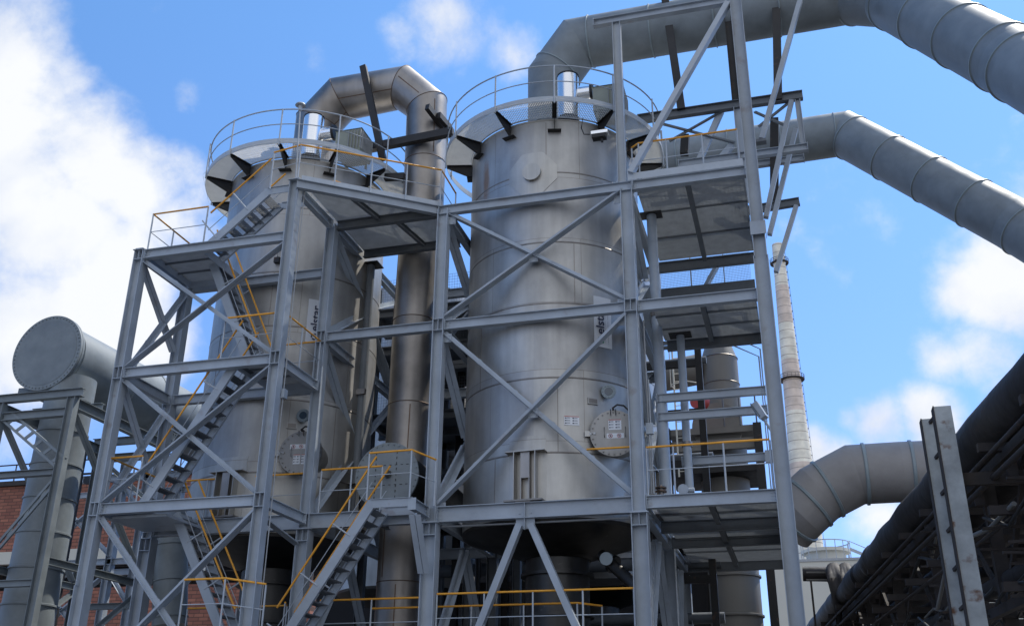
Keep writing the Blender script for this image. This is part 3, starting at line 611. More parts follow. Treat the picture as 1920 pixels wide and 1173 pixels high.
    arc = lambda z, m=n: [V(c)+V(((RO-.02)*math.sin(R_(a_s+(a_e-a_s)*j/m)), -(RO-.02)*math.cos(R_(a_s+(a_e-a_s)*j/m)), z)) for j in range(m+1)]
    MB().tube(arc(RZ+1.12), .020, 8).build('top_rail', 'paint', pl); MB().tube(arc(RZ+.62), .015, 8).build('mid_rail', 'paint', pl)
    for i in range(12):
        a = brang+30*i; a = (a+180) % 360-180
        if ringgap[0]+3 < a < ringgap[1]-3: continue
        p = V(c)+V(((RO+.028)*math.sin(R_(a)), -(RO+.028)*math.cos(R_(a)), 0)); MB().tube([p+V((0, 0, RZ-.1)), p+V((0, 0, RZ+1.1))], .022, 8).build('post', 'rail', pl)
    for a in (ringgap[0], ringgap[1]):
        p = V(c)+V(((RO-.02)*math.sin(R_(a)), -(RO-.02)*math.cos(R_(a)), 0)); MB().tube([p+V((0, 0, RZ-.1)), p+V((0, 0, RZ+1.1))], .022, 8).build('post', 'rail', pl)
    # local frame on the shell: origin at angle a, height z: X = tangent (right in view), Y = up, Z = outwards
    def loc(a, z, r=TR):
        a = R_(a); rd = V((math.sin(a), -math.cos(a), 0)); td = V((math.cos(a), math.sin(a), 0)); o = V(c)+rd*r+V((0, 0, z)); return o, td, V((0, 0, 1)), rd
    # manhole: its neck points nearly square to the frame, not radially
    def front(px, py, half, proud, ax=8):
        y = cy-TR*.7
        for _ in range(30):
            p = at(px, py, Y=y); xl = p.x-cx-half*.95; y = cy-math.sqrt(max(0, TR*TR-xl*xl))-proud
        a = R_(ax); return p, V((math.cos(a), math.sin(a), 0)), V((0, 0, 1)), V((math.sin(a), -math.cos(a), 0))
    o, t, u, w = front(*manpx, .47, .12); o = o-w*.226; mh = MB().cyl(o-w*.9, o+w*.16, .47, n=48, caps=(0, 0)).build('manhole', mat_, rt_)
    b = MB(); b.cyl(o+w*.16, o+w*.19, .56, n=48); b.build('flange', mat_, mh)
    b = MB(); b.cyl(o+w*.193, o+w*.225, .56, n=48)
    for i in range(24):
        q = 2*math.pi*i/24; k = o+t*(.51*math.cos(q))+u*(.51*math.sin(q)); b.cyl(k+w*.13, k+w*.262, .017, n=8)
    lid = b.build('lid', 'lid', mh)
    for sx in (-.22, .27):
        b = MB(); b.tube([o+t*sx+u*.13+w*.226, o+t*sx+u*.13+w*.28, o+t*sx-u*.1+w*.28, o+t*sx-u*.1+w*.226], .008, 6); b.build('handle', 'black', lid)
    b = MB(); b.prism(o+u*.58+w*.05, o+u*.58+w*.30, t, u, .05, .05); b.tube([o+u*.60+w*.27, o+u*.66+t*.1+w*.3, o+u*.63+t*.25+w*.31, o+u*.45+t*.43+w*.30, o+u*.30+t*.5+w*.27], .022, 8)
    for k in (-.06, .06): b.tube([o+t*k+u*.56+w*.3, o+t*k+u*.42+w*.27], .01, 6)
    b.build('davit_arm', 'black', mh)
    b = MB(); b.prism(o-t*.62-w*.02, o-t*.62+w*.22, t, u, .12, .13); b.cyl(o-t*.62+w*.16-u*.07, o-t*.62+w*.16+u*.09, .02, n=8); b.bar(o-t*.6+w*.2, o-t*.42+w*.24, .03, .05); b.build('hinge', mat_, mh)
    def label(cx_, cy_, ww, hh, off, par, kind):
        k = o+t*cx_+u*cy_+w*off; q = MB(); q.prism(k, k+w*.004, t, u, ww, hh); lb = q.build('safety_label', 'white', par)
        if kind == 'table':
            q = MB(); q.prism(k+u*(hh*.46)+w*.004, k+u*(hh*.46)+w*.006, t, u, ww*.98, hh*.07); q.build('header', 'ink_red', lb); q = MB()
            for i in range(3):
                for j in (-1, 1):
                    q.prism(k+t*(j*ww*.25-ww*.15)+u*(hh*(.28-.28*i))+w*.004, k+t*(j*ww*.25-ww*.15)+u*(hh*(.28-.28*i))+w*.006, t, u, ww*.10, hh*.13)
                    for e in range(3): q.prism(k+t*(j*ww*.25+ww*.03)+u*(hh*(.34-.28*i-.05*e))+w*.004, k+t*(j*ww*.25+ww*.03)+u*(hh*(.34-.28*i-.05*e))+w*.0055, t, u, ww*.22, hh*.018)
            q.build('pictograms', 'ink', lb)
        else:
            for j in (-1, 1):
                q = MB(); kk = k+t*(j*ww*.25-.01); ring = [kk+t*(hh*.36*math.cos(z))+u*(hh*.36*math.sin(z))+w*.007 for z in [2*math.pi*e/20 for e in range(20)]]; q.tube(ring, .006, 5, True); q.bar(kk-t*hh*.24+u*hh*.24+w*.008, kk+t*hh*.24-u*hh*.24+w*.008, .01, .004); q.build('prohibition_ring', 'ink_red', lb)
                q = MB(); q.prism(kk+w*.0042, kk+w*.006, t, u, hh*.22, hh*.34); q.build('figure', 'ink', lb)
            
    if cx > -8:
        label(.03, .20, .30, .25, .226, lid, 'table'); label(.03, -.07, .40, .12, .226, lid, 'ban')
    else:
        label(-.08, .16, .40, .12, .226, lid, 'ban'); label(-.08, -.17, .18, .25, .226, lid, 'table'); label(.13, -.17, .18, .25, .226, lid, 'table')
    # shell labels
    la = man[0]-(27 if cx > -8 else 21.5); o, t, u, w = loc(la, man[1]+(.16 if cx > -8 else .12), TR+.004)
    if cx > -8: label(0, 0, .36, .22, 0, rt_, 'table')
    else: label(0, .1, .17, .2, 0, rt_, 'table'); label(0, -.14, .17, .2, 0, rt_, 'table')
    # nozzle
    o, t, u, w = front(*nozpx, .12, .1); o = o-w*.25; b = MB(); b.cyl(o-w*.5, o+w*.2, .11, n=24, caps=(0, 0)); b.lathe((0, 0, 0), [(.0, 0), (.0, 0)], 3) if 0 else None
    b.cyl(o+w*.2, o+w*.24, .175, n=32)
    for i in range(12):
        q = 2*math.pi*i/12; k = o+t*(.145*math.cos(q))+u*(.145*math.sin(q)); b.cyl(k+w*.18, k+w*.262, .013, n=6)
    nz_ = b.build('sight_nozzle', 'band', rt_); MB().cyl(o+w*.2405, o+w*.249, .10, n=24).build('glass', 'glass', nz_)
    # name plate
    o, t, u, w = loc(*plate); b = MB(); b.prism(o, o+w*.035, t, u, .26, .16); np_ = b.build('name_plate', mat_, rt_); b = MB(); b.prism(o+w*.036, o+w*.039, t, u, .21, .11); b.build('plate_face', 'weld', np_)
    # lifting bracket standing on the beam
    for kb, a in enumerate((brkt, brkt+90, brkt-90)):
        o, t, u, w = loc(a, 6.84); s = MB()
        s.prism(o+t*-.26+u*.02+w*.02, o+t*-.26+u*1.16+w*.02, t, w, .02, .40); s.prism(o+t*.26+u*.02+w*.02, o+t*.26+u*1.16+w*.02, t, w, .02, .40)
        lg = s.build('support_lug', mat_, rt_)
        s = MB(); s.prism(o+u*.55+w*.08, o+u*1.16+w*.08, t, w, .22, .16); s.prism(o-t*.10+u*.02+w*.08, o-t*.10+u*.549+w*.08, t, w, .02, .16); s.prism(o+t*.10+u*.02+w*.08, o+t*.10+u*.549+w*.08, t, w, .02, .16); s.build('box_rib', 'steel2', lg)
        s = MB(); s.prism(o+u*1.162+w*.05, o+u*1.185+w*.05, t, w, .96, .34); s.build('top_plate', mat_, lg); s = MB(); s.prism(o-u*.02+w*.05, o+u*.018+w*.05, t, w, .92, .56); s.prism(o-u*.045+w*.05, o-u*.022+w*.05, t, w, .36, .5); s.build('base_plate', 'weld', lg)
    # reinforcing pads round the lug
    cylpatch(cx, cy, TR, brkt-11, brkt+11, 6.55, 8.42, .010).build('wear_pad', mat_, rt_)
    # sign
    a, z, wd, ht = sign; half = math.degrees(wd/2/TR); cylpatch(cx, cy, TR+.012, a-half, a+half, z-ht/2, z+ht/2, .004, 4); 
    sgb = cylpatch(cx, cy, TR+.012, a-half, a+half, z-ht/2, z+ht/2, .004, 6).build('sign', 'white', rt_)
    o, t, u, w = loc(a, z, TR+.034); lx = -wd*.17 if cx > -8 else .02
    cz = z-ht/2+.17; e0 = V((o.x, o.y, cz))+t*lx; rr = .095
    for i, (q0, q1, m_) in enumerate(((15, 95, 'ink'), (115, 205, 'ink'), (225, 285, 'ink'), (300, 355, 'ink_green'))):
        b = MB(); vs = []; k = 8
        for j in range(k+1):
            q = R_(q0+(q1-q0)*j/k); thick = .034 if m_ == 'ink' else .05
            for r in (rr-thick, rr):
                for d in (0, .005): vs.append(e0+t*(r*math.cos(q))+u*(r*math.sin(q))+w*d)
        fs = []
        for j in range(k): x = j*4; y = x+4; fs += [(x+1, x+3, y+3, y+1), (x+3, x+2, y+2, y+3), (x, x+1, y+1, y)]
        fs += [(0, 2, 3, 1), (k*4, k*4+1, k*4+3, k*4+2)]
        b.add(vs, fs); b.build('emblem', m_, sgb)
    mt = Matrix(((u.x, -t.x, w.x, 0), (u.y, -t.y, w.y, 0), (u.z, -t.z, w.z, 0), (0, 0, 0, 1)))   # text runs upwards
    start = e0+u*(.16)
    place_text('elstar', .33, Matrix.Translation(start) @ mt, 'ink', 'lettering', sgb, .003, .004)
    if cx > -8:
        for k, (off, hh) in enumerate(((.075, .012), (.155, .016))):
            b = MB()
            for j in range(17): b.prism(o+t*(lx+off+.06)+u*(-ht*.42+j*.052)+w*0, o+t*(lx+off+.06)+u*(-ht*.42+j*.052)+w*.004, t, u, hh, .034 if j % 4 else .012)
            b.build('fine_print', 'ink_grey', sgb)
    return rt_
T1, T2 = (-13.47, 2.56), (-5.71, 2.55)
def ang_of(px, py, c):
    h = hit(px, py, c, TR); return math.degrees(math.atan2(h.x-c[0], -(h.y-c[1]))), h.z
tk1 = tank(T1[0], T1[1], 'left stainless absorber tank partly hidden by the stair tower', ang_of(563, 848, T1), ang_of(568, 778, T1), ang_of(425, 940, T1)[0], ang_of(547, 798, T1), (8.0, 9.95, 12.0, 13.6, 15.6), ((-30, 9.95, 12), (60, 8, 9.9), (10, 12, 13.6)), 10, (100, 150), (*ang_of(590, 602, T1), .42, 1.25), manpx=(563, 848), nozpx=(568, 778))
tk2 = tank(T2[0], T2[1], 'right stainless absorber tank seen whole behind the cross braces, nearest the camera', ang_of(1152, 810, T2), ang_of(1140, 733, T2), ang_of(988, 935, T2)[0], ang_of(1111, 752, T2), (8.0, 9.85, 11.8, 13.5, 15.55), ((14, 8, 9.85), (-40, 9.85, 11.8), (25, 11.8, 13.5), (-25, 6.5, 8), (8, 15.55, 17.1)), 13.5, (-122, -88), (*ang_of(1130, 604, T2), .50, 1.35), manpx=(1151, 811), nozpx=(1141, 733))
def pad(cx, cy, a, z):   # octagonal pad and round boss high on the shell
    o = V((cx+TR*math.sin(a), cy-TR*math.cos(a), z)); w = V((math.sin(a), -math.cos(a), 0)); t = V((math.cos(a), math.sin(a), 0)); u = V((0, 0, 1))
    b = MB(); n = 22; vs = []
    def ext(x):
        ax = abs(x); return .62 if ax < .28 else .62-(ax-.28)*(.42/.38)
    for i in range(n+1):
        x = -.66+1.32*i/n; aa = a+x/TR; h = ext(x)
        for r in (TR-.01, TR+.014):
            for q in (-h, h): vs.append((cx+r*math.sin(aa), cy-r*math.cos(aa), z+q))
    fs = []
    for i in range(n):
        o_ = i*4; p_ = o_+4; fs += [(o_+2, o_+3, p_+3, p_+2), (o_+3, o_+1, p_+1, p_+3), (o_, o_+2, p_+2, p_)]
    fs += [(0, 1, 3, 2), (n*4, n*4+2, n*4+3, n*4+1)]
    b.add(vs, fs); r_ = b.build('octagonal_pad', 'steel', tk2); MB().cyl(o-w*.02, o+w*.10, .25, n=40).build('round_boss', 'steel', r_)
a_, z_ = ang_of(998, 325, T2); pad(T2[0], T2[1], R_(a_), z_)
# pipe on top of the right tank edge, and lug pipe at the tank head
# back row tanks
tank(-13.1, 11.4, 'left stainless tank of the rear row seen in the gap beside the vertical duct', None, None, 0, None, (8.6, 10.9, 13.2), (), 0, (0, 0), None, 'steel', False)
tank(-6.5, 11.4, 'right stainless tank of the rear row almost hidden behind the nearest tank', None, None, 0, None, (8.6, 10.9, 13.2), (), 0, (0, 0), None, 'steel', False)
# ------------------------------------------------------------------ ducts
def duct(name, label, pts, R, m='duct', ring_m='band', ring_every=1.1, ring_h=.05, skip=(), cat='duct', caps=True, seam=False, weld_m=None, n=56, ring_w=.05):
    pts = [V(p) for p in pts]; Rs = R if isinstance(R, (list, tuple)) else [R]*len(pts)
    root = thing(name, pts[0], label, cat)
    dirs = [(b-a).normalized() for a, b in zip(pts[:-1], pts[1:])]
    for i, d in enumerate(dirs):
        a, b = pts[i], pts[i+1]; n0 = (dirs[i-1]+d).normalized() if i else d; n1 = (d+dirs[i+1]).normalized() if i+1 < len(dirs) else d
        _, s, u = frame_of(d); vs = []
        for P, nn_, r in ((a, n0, Rs[i]), (b, n1, Rs[i+1])):
            for j in range(n):
                q = 2*math.pi*j/n; e = s*(r*math.cos(q))+u*(r*math.sin(q)); k = -e.dot(nn_)/d.dot(nn_); vs.append(P+e+d*k)
        mb = MB(); mb.add(vs, [(j, (j+1) % n, n+(j+1) % n, n+j) for j in range(n)], True)
        if caps and i == 0: mb.add(vs[:n], [tuple(range(n))[::-1]])
        if caps and i == len(dirs)-1: mb.add(vs[n:], [tuple(range(n))])
        sec = mb.build('duct_section', m, root)
        if seam:
            q = 2*math.pi*(seam+.11*i); e = s*math.cos(q)+u*math.sin(q); L = (b-a).length
            mb = MB(); mb.bar(a+e*(Rs[i]+.001)+d*.1, b+e*(Rs[i+1]+.001)-d*.1, .03, .012, tuple(e)); mb.build('weld_seam', weld_m or 'weld_br', sec)
        L = (b-a).length; k = int(L/ring_every)
        if ring_every < 50:
            off0 = .55*Rs[i] if (i and L > 2*Rs[i]) else .25
            ks = [off0+q*ring_every for q in range(int((L-off0-.2)/ring_every)+1)] if L > .9 else [L/2]
            for t in ks:
                c = a+d*t; r = Rs[i]+(Rs[i+1]-Rs[i])*t/L; mb = MB(); rr = []
                for rad, dz in ((r-.01, -ring_w/2), (r+ring_h, -ring_w/2*.6), (r+ring_h, ring_w/2*.6), (r-.01, ring_w/2)):
                    rr.append([c+d*dz+s*(rad*math.cos(2*math.pi*j/n))+u*(rad*math.sin(2*math.pi*j/n)) for j in range(n)])
                for x, y in zip(rr[:-1], rr[1:]): mb.add(x+y, [(j, (j+1) % n, n+(j+1) % n, n+j) for j in range(n)], True)
                mb.build('stiffener_ring', ring_m, sec)
        if i and weld_m:
            mb = MB(); rr = []
            for jj in range(n):
                q = 2*math.pi*jj/n; e = s*(Rs[i]*1.004*math.cos(q))+u*(Rs[i]*1.004*math.sin(q)); kk = -e.dot(n0)/d.dot(n0); rr.append(a+e+d*kk)
            mb.tube(rr, .012, 5, True); mb.build('weld_seam', weld_m, sec)
    return root
# A: from the right tank head to the upper right
a1 = at(1614, -22, Y=2.2)
duct('large_duct', 'big grey ringed duct from the right tank head to the top right corner', [(T2[0], 2.56, 18.15), (T2[0], 2.56, 20.35), (-4.95, 2.56, 21.42), (2.95, 2.5, 21.42), at(1668, -2, Y=1.8), at(1900, 118, Y=-1.7), at(2050, 200, Y=-3.6)], .77, ring_every=1.85, ring_h=.032)
b1 = at(1582, 251, Y=11)
duct('large_duct', 'grey ringed duct bending down beyond the frame, second from top on the right', [(-6.5, 11.4, 22.2), at(1250, 301, Y=11.2), b1, at(1900, 420, Y=8.2), at(2060, 515, Y=6.8)], .80, ring_every=1.9, ring_h=.035)
duct('large_duct', 'taupe ringed elbow duct low on the right, passing behind the white concrete post', [at(1474, 983, Y=4.7), at(1500, 957, Y=4.5), at(1535, 925, Y=4.5), at(1603, 889, Y=4.5), at(1690, 884, Y=4.5), at(1800, 880, Y=4.5), at(1960, 874, Y=4.5)], .75, 'duct_brown', 'band', ring_every=.80, ring_h=.035, ring_w=.10)
# C: stainless duct over the bay between the tanks
duct('stainless_duct', 'stainless duct arching from the left tank head down between the tanks', [(T1[0], 2.56, 18.1), (T1[0], 2.56, 20.0), (-12.72, 2.56, 20.82), (-10.6, 2.56, 20.86), (-9.76, 2.56, 20.0), (-9.72, 2.56, 17.9), (-9.74, 2.56, 15.6), (-9.8, 2.56, 12.7), (-9.8, 2.56, 10.2), (-9.82, 2.56, 8.3), (-9.82, 2.56, 5.5), (-9.82, 2.56, 2.5)], [.70, .70, .70, .66, .62, .62, .62, .60, .60, .60, .60, .60], 'steel2', ring_every=99, seam=.68, weld_m='weld_br')
dr = thing('blind_flanged_drum', (-9.62, 1, 7.9), 'short grey drum closed by a bolted blind flange at the foot of the vertical duct', 'drum')
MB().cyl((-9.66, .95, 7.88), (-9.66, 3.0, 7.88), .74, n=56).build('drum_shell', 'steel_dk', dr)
b0 = MB(); b0.cyl((-9.66, .88, 7.88), (-9.66, .94, 7.88), .84, n=56)
for i in range(32): q = 2*math.pi*i/32; b0.cyl((-9.66+.79*math.cos(q), .85, 7.88+.79*math.sin(q)), (-9.66+.79*math.cos(q), .97, 7.88+.79*math.sin(q)), .016, n=6)
bf = b0.build('blind_flange', 'duct', dr)
b0 = MB()
for x in (-.3, .25):
    for q in range(9): b0.box((-9.66+x-.008, .868, 7.3+q*.14), (-9.66+x+.008, .879, 7.36+q*.14))
for z in (-.25, .25):
    for q in range(8): b0.box((-10.2+q*.15, .868, 7.88+z), (-10.14+q*.15, .879, 7.88+z+.012))
b0.build('stud_rows', 'black', bf)
MB().cyl((-9.62, .86, 7.9), (-9.62, .6, 7.9), .10, .07, n=20).build('stub', 'weld', bf)
duct('branch_duct', 'brownish inclined duct running back behind the blind flanged drum', [(-9.2, 2.2, 7.7), (-7.2, 3.6, 6.9)], .5, 'steel_dk', ring_every=99)
# D: left duct
dl = duct('header_duct', 'huge grey horizontal header duct at the left running back behind the left tank', [(-21.6, 2.15, 12.7), (-21.45, 6.0, 12.68), (-21.2, 22.0, 12.6)], 1.08, 'duct', 'duct', ring_every=2.6, ring_h=.02)
b0 = MB(); b0.cyl((-21.6, 1.98, 12.7), (-21.6, 2.06, 12.7), 1.22, n=72); b0.cyl((-21.6, 2.08, 12.7), (-21.6, 2.15, 12.7), 1.22, n=72)
for i in range(56): q = 2*math.pi*i/56; p = V((-21.6+1.15*math.cos(q), 1.95, 12.7+1.15*math.sin(q))); b0.cyl(p, p+V((0, .235, 0)), .020, n=6)
bl = b0.build('blind_flange', 'duct', dl)
MB().cyl((-21.6, 1.972, 12.7), (-21.6, 1.979, 12.7), 1.06, n=72).build('flange_plate', 'duct', bl)
b0 = MB(); 
for x in (-22.2, -20.95): b0.add([V((x-.01, 2.25, 11.45)), V((x-.01, 2.25, 12.2)), V((x-.01, 3.1, 12.2)), V((x-.01, 3.1, 11.45)), V((x+.01, 2.25, 11.45)), V((x+.01, 2.25, 12.2)), V((x+.01, 3.1, 12.2)), V((x+.01, 3.1, 11.45))], [(0, 1, 2, 3), (7, 6, 5, 4), (0, 4, 5, 1), (1, 5, 6, 2), (2, 6, 7, 3), (3, 7, 4, 0)])
b0.box((-22.6, 2.25, 11.42), (-20.6, 2.29, 11.72)); b0.build('saddle', 'duct', dl)
duct('vertical_duct', 'grey ringed vertical duct standing inside the left support tower', [(at(95, 930, Y=2.7).x, 2.7, 0), (at(95, 930, Y=2.7).x, 2.7, 12.0)], [.76, .70], 'duct', 'duct', ring_every=1.0, ring_h=.035, ring_w=.08)
duct('vertical_duct', 'grey vertical duct behind the stair tower foot in front of the brick wall', [at(318, 1173, Y=6)*1.0, at(322, 960, Y=6)], .52, 'duct', 'duct', ring_every=1.1, ring_h=.03)
tw = thing('duct_support_tower', (-20.3, 1, 0), 'braced grey steel tower carrying the header duct at the far left', 'steel frame')
PX, PY = at(138, 745, Y=1.0), 1.0
ztop = PX.z; xr = PX.x; xl = at(5, 765, Y=1.0).x-.05
for x, y in ((xr, PY), (xl, PY), (xr, 5.6), (xl, 5.6)):
    b0 = MB(); b0.ibeam((x, y, 0), (x, y, ztop), .26, .22, upv=(1, 0, 0)); b0.build('column', 'duct', tw)
for y in (PY, 5.6):
    for z in (ztop+.14, ztop-.42, 8.6, 5.6):
        beam((xl-.3 if z > ztop else xl+.17, y, z), (xr+.3 if z > ztop else xr-.17, y, z), .24 if z > ztop-1 else .18, .2, tw, 'duct')
for x in (xl, xr):
    beam((x, PY+.17, ztop-.14), (x, 5.43, ztop-.14), .30, .2, tw, 'duct')
    beam((x, PY+.17, 6.2), (x, 5.43, 6.2), .2, .15, tw, 'duct')
    brace((x, PY+.2, ztop-.4), (x, 5.4, 6.4), tw, .12, 'duct'); brace((x, PY+.2, 3), (x, 5.4, 6.0), tw, .12, 'duct')
beam((xl, PY+1.3, ztop+.02+.12), (xr, PY+1.3, ztop+.14), .2, .2, tw, 'duct')
def lattice(p, q, wv, n, root, m='duct'):
    p, q, wv = V(p), V(q), V(wv); b = MB(); b.bar(p, q, .06, .07); b.bar(p+wv, q+wv, .06, .07)
    for i in range(n): c = p.lerp(q, (i+.5)/n); b.bar(c, c+wv, .025, .10)
    return b.build('lattice_brace', m, root)
lattice((xl+.15, PY, ztop-.5), (xr-.15, PY, 8.75), (.28, 0, .2), 6, tw); lattice((xl+.15, PY, 5.8), (xr-.15, PY, 8.4), (-.05, 0, -.3), 5, tw)
lattice((xl+.15, PY, 5.4), (xr-.15, PY, 2.6), (.28, 0, .2), 6, tw)
bk = brace((xl+.2, 5.6, ztop-.5), (xr-.2, 5.6, 8.75), tw, .12, 'duct')
# rear lattice columns behind the stair tower
rl_ = thing('pipe_support_trestle', (-17, 8, 0), 'grey cross braced trestle between the left duct tower and the stair tower', 'steel frame')
zt_ = at(240, 890, Y=8).z
pxs = [at(215, 1000, Y=8).x, at(262, 1000, Y=8).x]
for x in pxs:
    for y in (8, 10): b0 = MB(); b0.ibeam((x, y, 0), (x, y, zt_+.6), .25, .25, upv=(1, 0, 0)); b0.build('column', 'paint', rl_)
for z in (zt_-.1, zt_-3.0, zt_-6):
    for y in (8, 10): beam((pxs[0]-3.4, y, z), (pxs[1]+1.4, y, z), .2, .16, rl_, 'paint')
for i in range(3):
    z1 = zt_-.3-3*i
    for y in (8,):
        brace((pxs[0]-3.2, y, z1-2.5), (pxs[0], y, z1), rl_, .12); brace((pxs[0]-3.2, y, z1), (pxs[0], y, z1-2.5), rl_, .12)
        brace((pxs[0], y, z1), (pxs[1]+1.2, y, z1-2.5), rl_, .12)
# ------------------------------------------------------------------ buildings behind
zb_t, zb_b, zb_c = at(80, 908, Y=30).z, at(80, 1032, Y=30).z, at(80, 1104, Y=30).z
bb = thing('brick_building', (-45, 30, 0), 'long red brick factory building with a pale concrete band behind the left ducts', 'building')
MB().box((-75, 30, zb_b), (-26, 45, zb_t)).build('upper_wall', 'brick', bb); MB().box((-75, 29.8, zb_b-.75), (-26, 30.3, zb_b-.003)).build('concrete_band', 'cream', bb)
MB().box((-75, 31.6, zb_c), (-26, 44, zb_b-.76)).build('window_strip', 'hall', bb); MB().box((-75, 30, 0), (-26, 45, zb_c-.01)).build('lower_wall', 'brick', bb)
b0 = MB()
for i in range(26): b0.box((-74+i*1.9, 30.2, zb_c), (-73.7+i*1.9, 30.5, zb_b-.76))
for k in range(3): b0.box((-75, 30.55, zb_c+.5*k+.25), (-26, 30.6, zb_c+.5*k+.31))
b0.build('mullions', 'rustdark', bb)
MB().box((-75.2, 29.75, zb_t+.003), (-25.8, 45.2, zb_t+.3)).build('parapet', 'rustdark', bb)
b0 = MB(); 
for i in range(12): b0.bar((-62+i*2.4, 30.3, zb_t+.3), (-62+i*2.4, 30.3, zb_t+1.5), .06, .06)
b0.bar((-62, 30.3, zb_t+1.5), (-33.4, 30.3, zb_t+1.5), .07, .07); tag(b0.build('roof_railing', 'rustdark', bb))
hl = thing('added_dark_hall', (-9, 19, 0), 'dark hall block added behind the tanks to keep that space dark', 'building')
MB().box((-19, 16.5, 0), (-3.3, 24, 9.2)).build('wall', 'hall', hl); MB().box((-19.2, 16.3, 9.203), (-3.1, 24.2, 9.4)).build('roof', 'rustdark', hl)  # added block, keeps light out of the space behind the tanks
pb = thing('background_pipe_rack', (-9, 13, 0), 'dark multi level pipe rack between the front tanks and the added dark hall', 'pipe rack')
for x in (-10.2, -8.6, -2.4, -17.2):
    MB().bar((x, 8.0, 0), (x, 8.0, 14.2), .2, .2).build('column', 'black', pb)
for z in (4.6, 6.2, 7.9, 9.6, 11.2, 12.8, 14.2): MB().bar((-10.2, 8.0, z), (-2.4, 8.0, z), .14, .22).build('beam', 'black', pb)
for z in (4.7, 7.95, 11.25, 13.6): MB().box((-10.3, 8.15, z-.1), (-2.3 if z < 8 else -5.0, 13.5, z)).build('deck', 'black', pb)  # opaque decks added to block the sky between the tanks
rw = thing('rear_infill_decks', (-9.9, 7, 6), 'stacked dark decks added to darken the gap behind the vertical stainless duct', 'walkway')
for z in (8.2, 11.0, 13.2, 14.5):
    MB().box((-12.6, 5.25, z-.03), (-7.2, 8.7, z)).build('deck', 'paint_dark', rw)  # decks added to darken the gap and shade the left tank
    for y in (5.35, 7.0, 8.6): beam((-12.6, y, z-.16), (-7.2, y, z-.16), .24, .16, rw, 'paint_dark')
    for x in (-12.3, -9.0, -7.6): beam((x, 5.5, z-.13), (x, 8.5, z-.13), .18, .12, rw, 'paint_dark')
    wire_panel((-12.5, 5.4, z+.1), (-7.3, 5.4, z+.1), (0, 0, .95), 60, 10, 'rail_panel', rw, 'paint_dark')
for x in (-12.3, -10.9, -9.05, -7.6):
    for y in (5.7, 8.6): MB().ibeam((x, y, 0), (x, y, 15.4), .22, .2, upv=(1, 0, 0)).build('column', 'paint_dark', rw)
for x in (-9.35, -8.75, -8.2): MB().cyl((x, 7.6, 3), (x, 7.6, 14.4), .09, n=14).build('riser', 'black', rw)
for k in range(4): MB().bar((-9.0, 6.9, 8.3+k*1.6), (-7.7, 6.9, 9.7+k*1.6), .08, .08).build('brace', 'black', rw)
for z, r in ((5.2, .16), (8.3, .11), (9.95, .14), (13.1, .12), (6.8, .2)): MB().cyl((-11, 8.6, z), (-2.2, 8.6, z), r, n=16).build('pipe', 'paint_dark', pb)
# ------------------------------------------------------------------ tower with platforms behind the right bay
bt = thing('rear_process_tower', (-2.4, 17, 0), 'old beige ringed process tower standing far back, seen through the right bay', 'tower')
MB().lathe((-2.42, 17, 0), [(.98, 0), (.98, 9.9), (1.02, 9.95), (1.02, 10.1), (.92, 10.15), (.92, 13.0)], 48).build('lower_shell', 'drum', bt)
MB().lathe((-2.42, 17, 0), [(1.3, 9.75), (1.3, 10.0), (.95, 10.0)], 48).build('flange', 'rustdark', bt)
for z in (4.6, 6.2, 7.6, 8.9): MB().lathe((-2.42, 17, 0), [(.98, z-.05), (1.05, z-.03), (1.05, z+.03), (.98, z+.05)], 48).build('stiffener_ring', 'drum', bt)
MB().lathe((-2.3, 17, 0), [(.72, 13), (.72, 16.2), (.55, 16.75), (.2, 16.95)], 40).build('upper_shell', 'drum', bt)
for z in (15.1, 16.2): MB().lathe((-2.3, 17, 0), [(.72, z-.03), (.75, z), (.72, z+.03)], 40).build('weld_ring', 'weld', bt)
MB().cyl((-3.0, 17, 15.9), (-4.6, 17, 15.7), .62, n=32).build('side_duct', 'drum', bt)
MB().cyl((-2.5, 16.2, 13.1), (-2.5, 15.9, 13.1), .95, n=40).build('round_cover', 'drum', bt)
b0 = MB(); b0.box((-4.3, 15.6, 12.75), (-1.1, 18.2, 13.0)); b0.box((-4.3, 15.55, 12.1), (-1.1, 15.7, 12.5)); b0.build('deck', 'drum', bt)
for z in (11.2, 9.0, 10.2):
    b0 = MB(); b0.box((-4.4, 15.4, z), (-1.0, 18.2, z+.22)); b0.build('deck', 'black', bt)
for x in (-4.4, -1.0): MB().bar((x, 15.5, 0), (x, 15.5, 13), .3, .3).build('leg', 'black', bt)
rr_ = MB()
for x in (-2.2, -1.6, -1.0): rr_.tube([(x, 15.6, 13.0), (x, 15.6, 14.3)], .03, 6)
for z in (13.65, 14.3): rr_.tube([(-2.2, 15.6, z), (-.6, 15.6, z)], .025, 6)
rr_.build('railing', 'paint_dark', bt)
ld = thing('caged_ladder', (-3.6, 15, 11), 'pale caged ladder rising beside the old beige tower', 'ladder')
b0 = MB()
for x in (-3.95, -3.5): b0.tube([(x, 15.0, 11), (x, 15.0, 17.6)], .035, 6)
b0.build('stile', 'cream', ld); b0 = MB()
for i in range(20): b0.tube([(-3.95, 15.0, 11.2+i*.32), (-3.5, 15.0, 11.2+i*.32)], .018, 5)
b0.build('rungs', 'cream', ld); b0 = MB()
for z in (14.4, 15.3, 16.2, 17.1): b0.tube([(-3.95, 15, z), (-4.0, 14.4, z), (-3.4, 14.1, z), (-2.9, 14.5, z), (-2.9, 15, z)], .022, 5)
for x, y in ((-4.0, 14.4), (-3.4, 14.1), (-2.9, 14.5)): b0.tube([(x, y, 14.3), (x, y, 17.2)], .02, 5)
b0.build('cage', 'cream', ld)
